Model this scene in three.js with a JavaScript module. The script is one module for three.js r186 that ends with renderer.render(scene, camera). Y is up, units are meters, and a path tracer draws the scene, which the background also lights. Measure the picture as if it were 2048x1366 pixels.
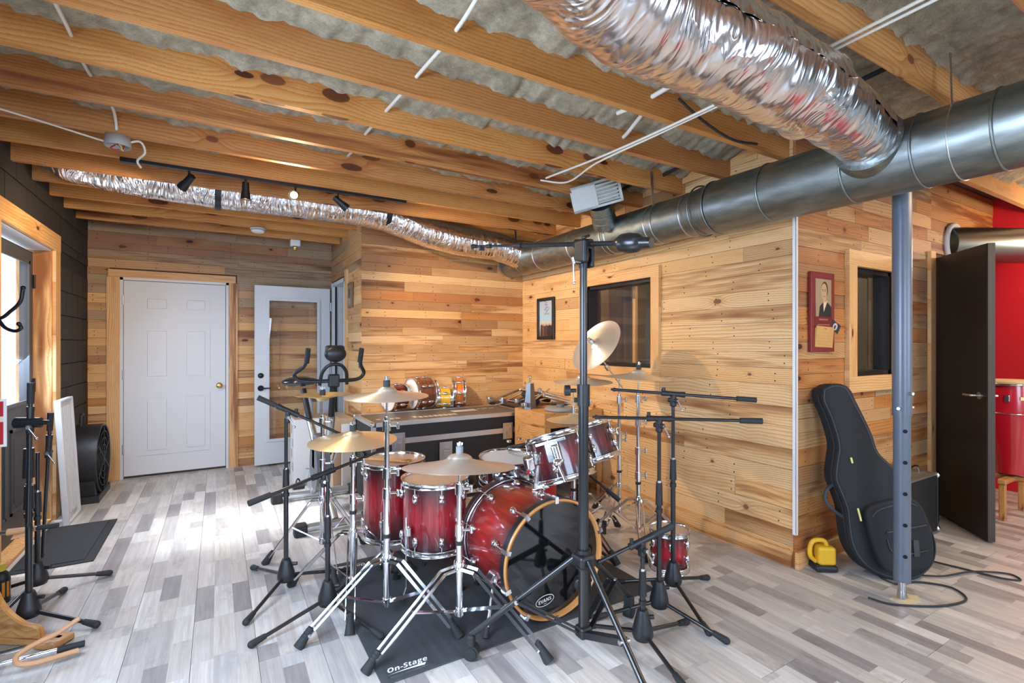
import * as THREE from 'three';
import { RectAreaLightUniformsLib } from 'three/addons/lights/RectAreaLightUniformsLib.js';
import { RoundedBoxGeometry } from 'three/addons/geometries/RoundedBoxGeometry.js';
import { mergeGeometries } from 'three/addons/utils/BufferGeometryUtils.js';

// ---------- camera, sky, sun, daylight, exposure ----------
const scene = new THREE.Scene();
const camera = new THREE.PerspectiveCamera(69.2, 2048 / 1366, 0.05, 60);
const YAW = 30.7 * Math.PI / 180;
camera.position.set(0, 1.36, 0);
camera.lookAt(Math.sin(YAW), 1.36, -Math.cos(YAW));
camera.setViewOffset(2048, 1366, 0, -5, 2048, 1366);
const renderer = new THREE.WebGLRenderer({ antialias: true });
renderer.toneMapping = THREE.LinearToneMapping;
renderer.toneMappingExposure = 1.1;
renderer.shadowMap.enabled = true;
RectAreaLightUniformsLib.init();
scene.background = new THREE.Color().setRGB(2.6, 2.9, 3.4);

const sun = new THREE.DirectionalLight(new THREE.Color().setRGB(0.95, 0.98, 1.03), 12);
sun.position.set(-5.76, 5.8, -5.2); sun.target.position.set(0.32, 0, -4.4);
sun.castShadow = true; sun.shadow.radius = 42; sun.shadow.mapSize.set(2048, 2048);
Object.assign(sun.shadow.camera, { left: -5, right: 5, top: 5, bottom: -5, near: 0.5, far: 16 });
scene.add(sun, sun.target);
function daylight(w, h, pos, look, k) {            // daylight entering at a window, the size of its glass
  const l = new THREE.RectAreaLight(new THREE.Color().setRGB(0.68, 0.88, 1.2), k, w, h);
  l.position.set(...pos); l.lookAt(...look); scene.add(l); return l;
}
daylight(0.8, 0.98, [-1.07, 1.45, -4.52], [0.6, 0, -4.4], 11);          // glass of the entrance door
daylight(1.5, 1.25, [-1.06, 1.5, -1.15], [1.2, 0, -1.4], 16);          // window in the block wall
daylight(2.2, 1.3, [0.6, 1.5, 2.36], [0.6, 0, 0.2], 8.5);               // windows behind the camera
daylight(2.2, 1.3, [3.9, 1.5, 2.36], [3.7, 0, 0.2], 3.5);

// ---------- helpers ----------
let seed = 7;
const rnd = () => { seed = (seed + 0x6d2b79f5) | 0; let t = Math.imul(seed ^ (seed >>> 15), 1 | seed); t = (t + Math.imul(t ^ (t >>> 7), 61 | t)) ^ t; return ((t ^ (t >>> 14)) >>> 0) / 4294967296; };
const rr = (a, b) => a + (b - a) * rnd();
const V = (x, y, z) => new THREE.Vector3(x, y, z);
const vec = (a) => (a.isVector3 ? a : V(a[0], a[1], a[2]));
const used = {};
function numbered(n) { const k = used[n] = (used[n] ?? -1) + 1; return k ? n + '_' + String(k).padStart(3, '0') : n; }
function shadowed(o) { o.castShadow = true; o.receiveShadow = true; return o; }
function part(name, geo, mat, parent, label) {
  if (Array.isArray(geo)) geo = merge(geo);
  const m = shadowed(new THREE.Mesh(geo, mat)); m.name = name; parent.add(m);
  if (label) m.userData.label = label;
  return m;
}
function merge(list) { return mergeGeometries(list.map((g) => { g = g.index ? g.toNonIndexed() : g; for (const k of Object.keys(g.attributes)) if (!['position', 'normal', 'uv'].includes(k)) g.deleteAttribute(k); return g; })); }
function thing(name, label, category, pos = [0, 0, 0], turn = 0, group) {
  const o = new THREE.Group(); o.name = numbered(name); o.position.set(...pos); o.rotation.y = turn;
  o.userData = { label, category }; if (group) o.userData.group = group; scene.add(o); return o;
}
function struct(name, label, category, geo, mat) {
  const o = geo ? shadowed(new THREE.Mesh(Array.isArray(geo) ? merge(geo) : geo, mat)) : new THREE.Group();
  o.name = numbered(name); o.userData = { label, category, kind: 'structure' }; scene.add(o); return o;
}
function box(w, h, d, x = 0, y = 0, z = 0, r) {
  const g = new THREE.BoxGeometry(w, h, d); if (r) g.applyMatrix4(new THREE.Matrix4().makeRotationFromEuler(new THREE.Euler(...r))); return g.translate(x, y, z);
}
function rbox(w, h, d, x, y, z, rad = 0.01, r) {
  const g = new RoundedBoxGeometry(w, h, d, 2, Math.min(rad, w / 2.01, h / 2.01, d / 2.01)); if (r) g.applyMatrix4(new THREE.Matrix4().makeRotationFromEuler(new THREE.Euler(...r))); return g.translate(x, y, z);
}
function span(x0, x1, y0, y1, z0, z1) { return box(Math.abs(x1 - x0), Math.abs(y1 - y0), Math.abs(z1 - z0), (x0 + x1) / 2, (y0 + y1) / 2, (z0 + z1) / 2); }
const UP = V(0, 1, 0);
function aim(g, a, b) {   // geometry built along +Y centred at origin, moved to run from a to b
  a = vec(a); b = vec(b); const d = b.clone().sub(a).normalize();
  return g.applyQuaternion(new THREE.Quaternion().setFromUnitVectors(UP, d)).translate((a.x + b.x) / 2, (a.y + b.y) / 2, (a.z + b.z) / 2);
}
function rod(a, b, r0, r1 = r0, seg = 12) { a = vec(a); b = vec(b); return aim(new THREE.CylinderGeometry(r1, r0, a.distanceTo(b), seg), a, b); }
function bar(a, b, w, t) { a = vec(a); b = vec(b); return aim(new THREE.BoxGeometry(w, a.distanceTo(b), t), a, b); }
function tube(pts, r, n = 40, seg = 8) { return new THREE.TubeGeometry(new THREE.CatmullRomCurve3(pts.map(vec)), n, r, seg); }
function lathe(prof, seg = 28) { return new THREE.LatheGeometry(prof.map(([x, y]) => new THREE.Vector2(Math.max(x, 0.0001), y)), seg); }
function ball(r, x, y, z, sx = 1, sy = 1, sz = 1) { return new THREE.SphereGeometry(r, 16, 12).scale(sx, sy, sz).translate(x, y, z); }
function ring(R, r, x, y, z, rx = Math.PI / 2, seg = 40) { const g = new THREE.TorusGeometry(R, r, 8, seg); g.rotateX(rx); return g.translate(x, y, z); }
function extrude(pts, depth, bevel = 0.004) {
  const s = new THREE.Shape(pts.map(([x, y]) => new THREE.Vector2(x, y)));
  return new THREE.ExtrudeGeometry(s, { depth, bevelEnabled: bevel > 0, bevelThickness: bevel, bevelSize: bevel, bevelSegments: 2, curveSegments: 10 });
}
function smooth(pts, n = 60) { return new THREE.CatmullRomCurve3(pts.map(([x, y]) => V(x, y, 0)), true).getSpacedPoints(n).slice(0, -1).map((p) => [p.x, p.y]); }

// ---------- noise and textures ----------
const P = new Uint8Array(512); { const a = [...Array(256).keys()]; for (let i = 255; i > 0; i--) { const j = Math.floor(rnd() * (i + 1)); [a[i], a[j]] = [a[j], a[i]]; } for (let i = 0; i < 512; i++) P[i] = a[i & 255]; }
function noise(x, y) {
  const xi = Math.floor(x), yi = Math.floor(y), fx = x - xi, fy = y - yi, u = fx * fx * (3 - 2 * fx), v = fy * fy * (3 - 2 * fy);
  const h = (a, b) => P[P[a & 255] + (b & 255)] / 255;
  return (h(xi, yi) * (1 - u) + h(xi + 1, yi) * u) * (1 - v) + (h(xi, yi + 1) * (1 - u) + h(xi + 1, yi + 1) * u) * v;
}
const fbm = (x, y) => noise(x, y) * 0.55 + noise(x * 2.1 + 7, y * 2.1) * 0.28 + noise(x * 4.3, y * 4.3 + 3) * 0.17;
function texture(w, h, fn, srgb = true) {
  const d = new Uint8Array(w * h * 4);
  for (let y = 0; y < h; y++) for (let x = 0; x < w; x++) { const c = fn(x, y), k = (y * w + x) * 4; d[k] = c[0]; d[k + 1] = c[1]; d[k + 2] = c[2]; d[k + 3] = 255; }
  const t = new THREE.DataTexture(d, w, h, THREE.RGBAFormat); t.wrapS = THREE.MirroredRepeatWrapping; t.wrapT = THREE.RepeatWrapping; t.magFilter = THREE.LinearFilter; t.minFilter = THREE.LinearMipmapLinearFilter; t.generateMipmaps = true;
  if (srgb) t.colorSpace = THREE.SRGBColorSpace; t.needsUpdate = true; return t;
}
const mix = (a, b, t) => [a[0] + (b[0] - a[0]) * t, a[1] + (b[1] - a[1]) * t, a[2] + (b[2] - a[2]) * t];
const clamp = (x, a = 0, b = 1) => Math.min(b, Math.max(a, x));
// pine: bands of board, each with its own grain, knots and nail holes
function pineTexture(W, H, bands, bandM, lenM, knotP, nails, lines) {
  const bh = H / bands, info = [];
  for (let b = 0; b < bands; b++) {
    const k = []; const n = Math.floor(rr(0, knotP + 0.99));
    for (let i = 0; i < n; i++) k.push({ x: rr(0.05, 0.95) * lenM, y: rr(0.2, 0.8) * bandM, r: rr(0.006, 0.014) * (bandM > 0.15 ? 1.9 : 1), s: rr(1.2, 2.6) * (bandM > 0.15 ? 1.3 : 1), dark: rr(0.5, 1) });
    const nl = []; if (nails) for (let x = rr(0.05, 0.3); x < lenM; x += rr(0.32, 0.5)) if (rnd() < 0.8) { nl.push([x, bandM * rr(0.2, 0.34)]); nl.push([x + rr(-0.008, 0.008), bandM * rr(0.62, 0.8)]); }
    info.push({ k, nl, o: rr(0, 200), l: lines * rr(0.7, 1.3), c: rr(0.35, 1.5), st: rnd() < 0.3 });
  }
  return texture(W, H, (px, py) => {
    const b = Math.min(bands - 1, Math.floor(py / bh)), q = info[b], x = px / W * lenM, y = (py / bh - b) * bandM;
    let yy = y + (fbm(x * 1.1 + q.o, y * 3 + q.o) - 0.5) * 0.11 * q.c + (noise(x * 9 + q.o, y * 20) - 0.5) * 0.006, knot = 0, halo = 0;
    for (const k of q.k) {
      const dx = (x - k.x) / k.s, dy = y - k.y, d = Math.hypot(dx, dy) / k.r;
      yy += Math.sign(dy || 1) * k.r * 1.8 * Math.exp(-d * d / 7);
      if (d < 1.15) knot = Math.max(knot, clamp((1.15 - d) * 5) * k.dark); else halo = Math.max(halo, Math.exp(-(d - 1.15) * 1.1) * 0.4 * k.dark);
    }
    const r = yy * q.l, f = r - Math.floor(r), line = Math.pow(f, 2.2) * (0.55 + 0.45 * noise(x * 3 + q.o, y * 60));
    let c = mix([255, 246, 228], [222, 168, 104], clamp(line * 0.95));
    const stain = fbm(x * 2.5 + q.o * 3, y * 14 + 9); c = mix(c, [206, 160, 110], clamp((stain - 0.5) * 1.5));
    if (q.st) c = mix(c, [160, 118, 82], clamp((fbm(x * 1.7 + 31 + q.o, y * 22) - 0.52) * 3.2));
    c = mix(c, [176, 104, 48], clamp(halo)); c = mix(c, [86, 48, 26], clamp(knot));
    for (const n of q.nl) { const d = Math.hypot((x - n[0]) * 0.8, y - n[1]); if (d < 0.0042) c = mix(c, [38, 28, 24], clamp((0.0042 - d) * 700)); }
    const g = 0.94 + 0.09 * noise(x * 400, y * 900 + x * 13); return [clamp(c[0] * g, 0, 255), clamp(c[1] * g, 0, 255), clamp(c[2] * g, 0, 255)];
  });
}
const BANDS = 14;
const pineMap = pineTexture(2048, 1190, BANDS, 0.09, 2.4, 2, true, 75);
const beamMap = pineTexture(2048, 900, 8, 0.235, 3.4, 9, false, 70);
const trimMap = pineTexture(1024, 256, 4, 0.14, 2.4, 3, false, 50);
// laminate: 8 floor boards, each printed with three narrow strips
const floorPal = [[222, 217, 211], [208, 202, 195], [196, 190, 185], [230, 225, 219], [176, 170, 166], [214, 206, 197], [203, 198, 194], [160, 154, 152], [224, 217, 208]];
const strips = [...Array(24)].map(() => { const o = []; let x = -rr(0, 0.3); while (x < 2.5) { const l = rr(0.22, 0.62); o.push([x, x + l, floorPal[Math.floor(rnd() * floorPal.length)], rr(0, 90)]); x += l; } return o; });
const floorMap = texture(2048, 1024, (px, py) => {
  const x = px / 2048 * 2.5, s = Math.min(23, Math.floor(py / 1024 * 24)), y = py / 1024 * 2, q = strips[s].find((a) => x < a[1]) || strips[s][0];
  const g = fbm(x * 5 + q[3], y * 70 + q[3]), g2 = noise(x * 14 + q[3], y * 330), bl = fbm(x * 4 + 70 + q[3], y * 9);
  let k = 0.86 + 0.18 * g + 0.07 * g2; k -= clamp((bl - 0.56) * 1.1) * 0.5 * noise(x * 60, y * 60 + 5);
  return [clamp(q[2][0] * k, 0, 255), clamp(q[2][1] * k, 0, 255), clamp(q[2][2] * k, 0, 255)];
});
const woolMap = texture(1024, 512, (x, y) => { const n = fbm(x / 40, y / 34), f = noise(x / 3 + noise(x / 20, y / 20) * 12, y / 2.2), p = fbm(x / 130 + 40, y / 90); const k = 0.75 + 0.3 * n + 0.2 * (f - 0.5) + 0.22 * (p - 0.5); return [clamp(190 * k, 0, 255), clamp(182 * k, 0, 255), clamp(160 * k, 0, 255)]; });
const foilH = texture(1024, 512, (x, y) => { const w = noise(x / 90, y / 70) * 5, n = Math.abs(noise(x / 11 + w, y / 70 + w * 0.5) - 0.5) * 2, m = Math.abs(noise(x / 30 + w * 0.6, y / 110 + w) - 0.5) * 2, q = noise(x / 5, y / 40), v = 255 * clamp(0.42 * n + 0.5 * m + 0.08 * q); return [v, v, v]; }, false);
const galvMap = texture(512, 512, (x, y) => { const v = 176 + 40 * noise(x / 13, y / 11) + 22 * noise(x / 40, y / 120) - 14 * noise(x / 3, y / 3); return [v * 0.97, v, v * 0.99]; });
const fabricH = texture(256, 256, (x, y) => { const v = 110 + 90 * ((x + y) % 8 < 4 ? 1 : 0) * noise(x / 3, y / 3) + 40 * noise(x / 2, y / 2); return [v, v, v]; }, false);
const blockH = texture(512, 512, (x, y) => { const v = 150 * fbm(x / 9, y / 9) + 90 * noise(x / 2.5, y / 2.5); return [v, v, v]; }, false);
function canvasMap(w, h, draw) { const c = document.createElement('canvas'); c.width = w; c.height = h; const g = c.getContext('2d'); draw(g, w, h); const t = new THREE.CanvasTexture(c); t.colorSpace = THREE.SRGBColorSpace; t.magFilter = THREE.LinearFilter; return t; }
function rep(t, x, y) { const c = t.clone(); c.repeat.set(x, y); c.needsUpdate = true; return c; }

// ---------- materials ----------
const lin = (r, g, b) => new THREE.Color().setRGB(r, g, b);
const std = (c, roughness = 0.6, metalness = 0, extra = {}) => new THREE.MeshStandardMaterial({ color: Array.isArray(c) ? lin(...c) : c, roughness, metalness, ...extra });
const phys = (c, o) => new THREE.MeshPhysicalMaterial({ color: Array.isArray(c) ? lin(...c) : c, ...o });
const cym = (c, roughness) => phys(c, { roughness, metalness: 0.72, anisotropy: 0.75, anisotropyRotation: Math.PI / 2 });
const M = {
  chrome: std([0.82, 0.83, 0.85], 0.14, 1), steel: std([0.6, 0.61, 0.62], 0.3, 1), galv: std([0.5, 0.525, 0.52], 0.42, 1, { map: galvMap }),
  foil: std([0.86, 0.85, 0.86], 0.24, 1, { bumpMap: rep(foilH, 2, 1), bumpScale: 0.006 }), foilSmall: std([0.86, 0.86, 0.88], 0.22, 1, { bumpMap: rep(foilH, 4, 1), bumpScale: 0.007 }),
  black: std([0.012, 0.012, 0.014], 0.38), blackTube: phys([0.01, 0.0105, 0.012], { roughness: 0.32, clearcoat: 0.4, clearcoatRoughness: 0.25 }), rubber: std([0.02, 0.021, 0.022], 0.7), plastic: std([0.016, 0.016, 0.018], 0.42),
  greyTube: phys([0.1, 0.125, 0.16], { roughness: 0.35, clearcoat: 0.5, clearcoatRoughness: 0.3 }), white: std([0.68, 0.69, 0.7], 0.45), whitePlastic: std([0.75, 0.75, 0.73], 0.5),
  brass: std([0.8, 0.55, 0.22], 0.3, 1), gold: cym([0.95, 0.68, 0.28], 0.3), bronze: cym([0.94, 0.75, 0.46], 0.34), oldBronze: cym([0.8, 0.71, 0.58], 0.4), paleBronze: cym([0.95, 0.82, 0.64], 0.34),
  felt: std([0.04, 0.045, 0.048], 0.95), greyFelt: std([0.28, 0.29, 0.3], 0.95), coated: std([0.8, 0.8, 0.78], 0.6), tanHead: phys([0.62, 0.42, 0.28], { roughness: 0.3, clearcoat: 0.3 }), red: std([0.5, 0.02, 0.02], 0.35),
  glass: phys([1, 1, 1], { transmission: 1, roughness: 0.0, ior: 1.5, thickness: 0 }), darkRoom: std([0.02, 0.02, 0.022], 0.9),
  insul: std([0.84, 0.82, 0.76], 0.98, 0, { map: woolMap }), cable: std([0.72, 0.69, 0.6], 0.55), redWall: std([0.62, 0.006, 0.016], 0.6),
  beam: std([0.74, 0.44, 0.2], 0.62, 0, { map: beamMap }), trim: std([0.78, 0.54, 0.3], 0.55, 0, { map: trimMap }), maple: phys([0.62, 0.38, 0.17], { roughness: 0.4, clearcoat: 0.2, map: trimMap }),
  bag: std([0.013, 0.015, 0.019], 0.8, 0, { bumpMap: rep(fabricH, 14, 14), bumpScale: 0.0012 }), bagTrim: std([0.04, 0.045, 0.05], 0.7), door: std([0.055, 0.06, 0.068], 0.5), block: std([0.03, 0.026, 0.023], 0.7, 0, { bumpMap: rep(blockH, 1, 1), bumpScale: 0.003 }),
};
const BEAMS = [[0.68, 0.38, 0.14], [0.62, 0.34, 0.12], [0.7, 0.41, 0.17], [0.56, 0.3, 0.12]].map((c) => std(c, 0.6, 0, { map: beamMap }));
const FLOORMAT = phys([0.83, 0.835, 0.84], { roughness: 0.36, map: floorMap, clearcoat: 0.25, clearcoatRoughness: 0.32 });
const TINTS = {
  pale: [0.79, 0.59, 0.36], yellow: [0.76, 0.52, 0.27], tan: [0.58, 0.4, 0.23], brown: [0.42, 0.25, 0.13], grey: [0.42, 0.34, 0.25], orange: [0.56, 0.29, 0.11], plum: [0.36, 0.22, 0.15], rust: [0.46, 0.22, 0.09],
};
const PLANK = Object.fromEntries(Object.entries(TINTS).map(([k, c]) => [k, std(c, 0.58, 0, { map: pineMap })]));

// ---------- boards ----------
// a board lying along local +x (length), +y (width), thickness toward +z; uv takes one band of the pine map
function boardGeo(l, w, t, bands = BANDS, lenM = 2.4) {
  const g = new THREE.BoxGeometry(l, w, t), uv = g.attributes.uv, p = g.attributes.position, b = Math.floor(rnd() * bands), o = rnd();
  for (let i = 0; i < uv.count; i++) uv.setXY(i, p.getX(i) / lenM + o, (b + 0.04 + 0.92 * clamp(p.getY(i) / w + 0.5)) / bands);
  return g;
}
function beamGeo(l, w, t) {   // joists: face in x/y, underside takes a thin slice
  const g = new THREE.BoxGeometry(l, w, t), uv = g.attributes.uv, p = g.attributes.position, n = g.attributes.normal, b = Math.floor(rnd() * 8), o = rnd();
  for (let i = 0; i < uv.count; i++) { const side = Math.abs(n.getY(i)) > 0.5; uv.setXY(i, p.getX(i) / 3.4 + o, (b + 0.04 + 0.92 * (side ? 0.3 + 0.18 * (p.getZ(i) / t + 0.5) : clamp(p.getY(i) / w + 0.5))) / 8); }
  return g;
}
// wall of boards: at(u, y, proud) gives a world point; turn = rotation about y so that local z faces the room
function plankWall(parent, { len, y0 = 0, y1, holes = [], place, turn, tint, rows = [0.082, 0.1], lens = [0.5, 1.6] }) {
  let y = y0;
  while (y < y1 - 0.02) {
    let hgt = rr(...(typeof rows === 'function' ? rows(y) : rows)); if (y + hgt > y1 - 0.03) hgt = y1 - y;
    const mid = y + hgt / 2; let spans = [[0, len]];
    for (const [a, b, c, d] of holes) if (mid > c && mid < d) spans = spans.flatMap(([s, e]) => [[s, Math.min(e, a)], [Math.max(s, b), e]].filter(([m, n]) => n - m > 0.01));
    for (const [s, e] of spans) {
      let u = s; while (u < e - 0.005) {
        let l = rr(...lens); if (e - u - l < 0.22) l = e - u;
        const t = 0.016 + rr(-0.0025, 0.0035), m = part('plank', boardGeo(l - 0.0015, hgt - 0.002, t), PLANK[tint(mid, u)], parent);
        const [x, , z] = place(u + l / 2, t / 2); m.position.set(x, mid, z); m.rotation.y = turn; u += l;
      }
    }
    y += hgt;
  }
}
const pick = (o) => { let t = rnd() * Object.values(o).reduce((a, b) => a + b, 0); for (const k in o) { t -= o[k]; if (t <= 0) return k; } return Object.keys(o)[0]; };

// ---------- the setting ----------
const CEIL = 2.49, DECK = 2.73, XL = -1.1, ZB = -6.3, ZJ = -4.85, XJ = 1.2, XW = 3.03, ZD = -1.72, XR = 6.3, ZF = 2.4;
const concrete = std([0.12, 0.115, 0.11], 0.9), plaster = std([0.5, 0.47, 0.42], 0.85);
const floor = struct('floor', 'grey and beige laminate floor of long boards', 'floor', span(-1.3, 6.5, -0.12, -0.009, -6.5, 2.6), std([0.08, 0.075, 0.07], 0.9));
for (let c = 0, x = XL; x < XR; c++, x += 0.25) {
  const w = Math.min(0.25, XR - x); let z = ZF + rr(-1.2, 0);
  for (let k = 0; z > ZB; k++) {
    let a = Math.min(z, ZF), b = Math.max(z - 1.22, ZB); z -= 1.22; if (a - b < 0.02) continue;
    const cx = x + w / 2, cz = (a + b) / 2; if (cx > XW + 0.4 && cz < ZD - 0.9) continue; if (cx > XJ + 0.4 && cz < ZJ - 0.4) continue;
    const g = new THREE.BoxGeometry(w - 0.0018, 0.009, a - b - 0.0018), uv = g.attributes.uv, p = g.attributes.position, s = Math.floor(rnd() * 8), o = rnd();
    for (let i = 0; i < uv.count; i++) uv.setXY(i, p.getZ(i) / 2.5 + o, (s + 0.01 + 0.98 * clamp(p.getX(i) / 0.25 + 0.5)) / 8);
    const m = part('plank', g, FLOORMAT, floor); m.position.set(cx, -0.0045, cz);
  }
}
const ceiling = struct('ceiling', 'open ceiling of exposed pine joists packed with grey insulation', 'ceiling', span(-1.3, 6.5, DECK, DECK + 0.12, -6.5, 2.6), concrete);
const joistZ = []; for (let z = -0.93; z > -6.2; z -= 0.4064) joistZ.push(z); for (let z = -0.93 + 0.4064; z < 2.3; z += 0.4064) joistZ.unshift(z);
for (const z of joistZ) {
  const x1 = z > ZD + 0.03 ? XR : z > ZJ ? XW - 0.005 : XJ - 0.005, l = x1 - XL - 0.01;
  const m = part('joist', beamGeo(l, DECK - CEIL, 0.038), BEAMS[Math.floor(rnd() * 4)], ceiling); m.position.set(XL + 0.005 + l / 2, (DECK + CEIL) / 2, z - 0.019);
}
for (let i = 0; i < joistZ.length - 1; i++) {
  const za = joistZ[i] - 0.04, zb = joistZ[i + 1] + 0.001, x1 = joistZ[i + 1] > ZD ? XR - 0.01 : joistZ[i + 1] > ZJ ? XW - 0.01 : XJ - 0.01, nx = Math.round((x1 - XL) / 0.022), nz = 8;
  const g = new THREE.BoxGeometry(x1 - XL - 0.01, 0.1, za - zb, nx, 1, nz), p = g.attributes.position, uv = g.attributes.uv;
  for (let k = 0; k < p.count; k++) {
    const x = p.getX(k), z = p.getZ(k), t = 0.5 - z / (za - zb);
    if (p.getY(k) < 0) p.setY(k, -0.008 - 0.03 * (fbm(x * 5 + i * 9, z * 6) - 0.5) - 0.02 * noise(x * 28, z * 30 + i) - clamp((t - 0.7) * 4) * (0.016 + 0.045 * (fbm(x * 2.1 + i * 31, 4) - 0.38) + 0.022 * (noise(x * 9 + i * 3, 8) - 0.3) + 0.02 * noise(x * 31, i * 5) + 0.012 * noise(x * 83, i * 7)));
    uv.setXY(k, x / 0.9 + i * 0.37, z / 0.45 + i * 0.21);
  }
  g.computeVertexNormals();
  const m = part('insulation_batt', g, M.insul, ceiling); m.position.set((x1 + XL) / 2, DECK - 0.051, (za + zb) / 2);
}
// left wall of black painted block, with the entrance door and a window out of frame
const wl = struct('wall_left', 'black painted concrete block wall with entrance door', 'wall', [
  span(-1.3, -1.108, 0, DECK, -6.5, -5.16), span(-1.3, -1.108, 2.12, DECK, -5.16, -3.88), span(-1.3, -1.108, 0, DECK, -3.88, -1.95),
  span(-1.3, -1.108, 0, 0.85, -1.95, -0.35), span(-1.3, -1.108, 2.15, DECK, -1.95, -0.35), span(-1.3, -1.108, 0, DECK, -0.35, 2.6)], std([0.018, 0.016, 0.015], 0.8));
for (let r = 0; r < 14; r++) for (let c = 0; c < 13; c++) {
  let z0 = -6.29 + c * 0.4 - (r % 2) * 0.2, z1 = z0 + 0.392, y0 = r * 0.2, y1 = Math.min(y0 + 0.192, DECK - 0.002);
  z0 = Math.max(z0, -6.29); z1 = Math.min(z1, -1.96); if (z1 - z0 < 0.03) continue;
  if (y0 < 2.1) { if (z0 > -5.16 && z1 < -3.88) continue; if (z0 < -5.16 && z1 > -5.16) z1 = -5.16; if (z0 < -3.88 && z1 > -3.88) z0 = -3.88; if (z1 - z0 < 0.03) continue; }
  if (y0 < 2.1 && y1 > 2.12) y0 = 2.12; const m = part('block', new THREE.BoxGeometry(0.012, y1 - y0, z1 - z0), M.block, wl); m.position.set(-1.103 + rr(-0.001, 0.0015), (y0 + y1) / 2, (z0 + z1) / 2);
}
// back wall
const wb = struct('wall_back', 'reclaimed pallet board wall around the white panel door', 'wall', span(-1.3, 6.5, 0, DECK, -6.5, ZB), std([0.1, 0.07, 0.05], 0.9));
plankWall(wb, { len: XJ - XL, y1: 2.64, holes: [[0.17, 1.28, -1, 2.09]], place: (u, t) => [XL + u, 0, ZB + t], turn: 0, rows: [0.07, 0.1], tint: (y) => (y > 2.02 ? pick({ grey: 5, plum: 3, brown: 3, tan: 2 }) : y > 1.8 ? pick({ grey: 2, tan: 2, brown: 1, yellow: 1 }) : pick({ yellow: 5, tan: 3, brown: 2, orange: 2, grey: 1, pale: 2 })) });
// jog wall and wall behind the drum cases
const wj = struct('wall_jog', 'short board wall with a white doorway beside the glass door', 'wall', [span(XJ, XJ + 0.14, 0, DECK, -5.5, ZJ - 0.005), span(XJ, XJ + 0.14, 2.08, DECK, ZB, -5.5), span(XJ, XJ + 0.14, 0, 2.08, ZB, -6.2)], std([0.1, 0.07, 0.05], 0.9));
plankWall(wj, { len: ZJ - ZB, y1: 2.72, holes: [[0, 0.92, -1, 2.1]], place: (u, t) => [XJ - t, 0, ZB + u], turn: -Math.PI / 2, tint: (y) => pick(y > 2.1 ? { tan: 2, brown: 2, grey: 3 } : { pale: 3, yellow: 3, tan: 2 }), lens: [0.4, 1.2] });
const wd2 = struct('wall_inner', 'warm pine pallet board wall behind the flight case', 'wall', span(XJ, 3.2, 0, DECK, ZJ - 0.14, ZJ), std([0.1, 0.07, 0.05], 0.9));
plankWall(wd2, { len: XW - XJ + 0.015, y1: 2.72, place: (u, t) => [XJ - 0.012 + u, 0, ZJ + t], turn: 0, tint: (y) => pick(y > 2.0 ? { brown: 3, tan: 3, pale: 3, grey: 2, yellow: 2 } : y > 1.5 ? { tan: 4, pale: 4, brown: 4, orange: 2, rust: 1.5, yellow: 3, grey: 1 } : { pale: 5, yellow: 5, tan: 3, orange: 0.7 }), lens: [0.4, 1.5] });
const ww = struct('wall_window', 'pale pine board wall with the control room window', 'wall', [span(XW, XW + 0.14, 0, DECK, ZJ, -3.7), span(XW, XW + 0.14, 0, 1.13, -3.7, -2.8), span(XW, XW + 0.14, 1.93, DECK, -3.7, -2.8), span(XW, XW + 0.14, 0, DECK, -2.8, ZD - 0.14)], std([0.1, 0.07, 0.05], 0.9));
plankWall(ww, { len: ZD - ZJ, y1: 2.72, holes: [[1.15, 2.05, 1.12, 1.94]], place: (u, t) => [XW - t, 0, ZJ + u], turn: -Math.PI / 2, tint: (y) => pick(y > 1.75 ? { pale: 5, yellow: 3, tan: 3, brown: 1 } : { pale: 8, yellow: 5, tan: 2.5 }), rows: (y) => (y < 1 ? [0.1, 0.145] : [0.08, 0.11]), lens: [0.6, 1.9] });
const wD = struct('wall_right_return', 'rough brown pallet board wall behind the guitar bag', 'wall', [span(XW, 3.66, 0, DECK, ZD - 0.14, ZD), span(3.66, 4.3, 0, 1.1, ZD - 0.14, ZD), span(3.66, 4.3, 1.92, DECK, ZD - 0.14, ZD), span(4.3, 4.95, 0, DECK, ZD - 0.14, ZD), span(4.95, 5.62, 2.06, DECK, ZD - 0.14, ZD), span(5.62, 6.5, 0, DECK, ZD - 0.14, ZD)], std([0.1, 0.07, 0.05], 0.9));
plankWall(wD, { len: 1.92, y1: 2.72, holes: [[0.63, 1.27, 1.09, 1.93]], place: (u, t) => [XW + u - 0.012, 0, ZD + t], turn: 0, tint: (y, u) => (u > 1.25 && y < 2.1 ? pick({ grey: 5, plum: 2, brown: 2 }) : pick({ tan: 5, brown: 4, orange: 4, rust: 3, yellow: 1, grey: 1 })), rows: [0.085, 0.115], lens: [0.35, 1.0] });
plankWall(wD, { len: 1.5, y0: 2.1, y1: 2.72, place: (u, t) => [4.935 + u * 0.9, 0, ZD + t], turn: 0, tint: () => pick({ tan: 2, brown: 2, orange: 3, rust: 3 }), rows: [0.085, 0.115], lens: [1.4, 1.5] });
struct('wall_right', 'red painted wall of the room beyond the black door', 'wall', span(XR, 6.5, 0, DECK, ZD, -0.5), M.redWall);
struct('wall_right_front', 'plain plaster wall beyond the red wall', 'wall', span(XR, 6.5, 0, DECK, -0.5, 2.6), plaster);
struct('wall_booth', 'dark outer wall of the control room', 'wall', [span(XR, 6.5, 0, DECK, -6.5, ZD), span(5.7, 5.8, 0, DECK, ZB, ZD - 0.14), span(XW + 0.14, 5.7, 0, DECK, ZJ - 0.15, ZJ)], std([0.1, 0.095, 0.085], 0.9));
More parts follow.
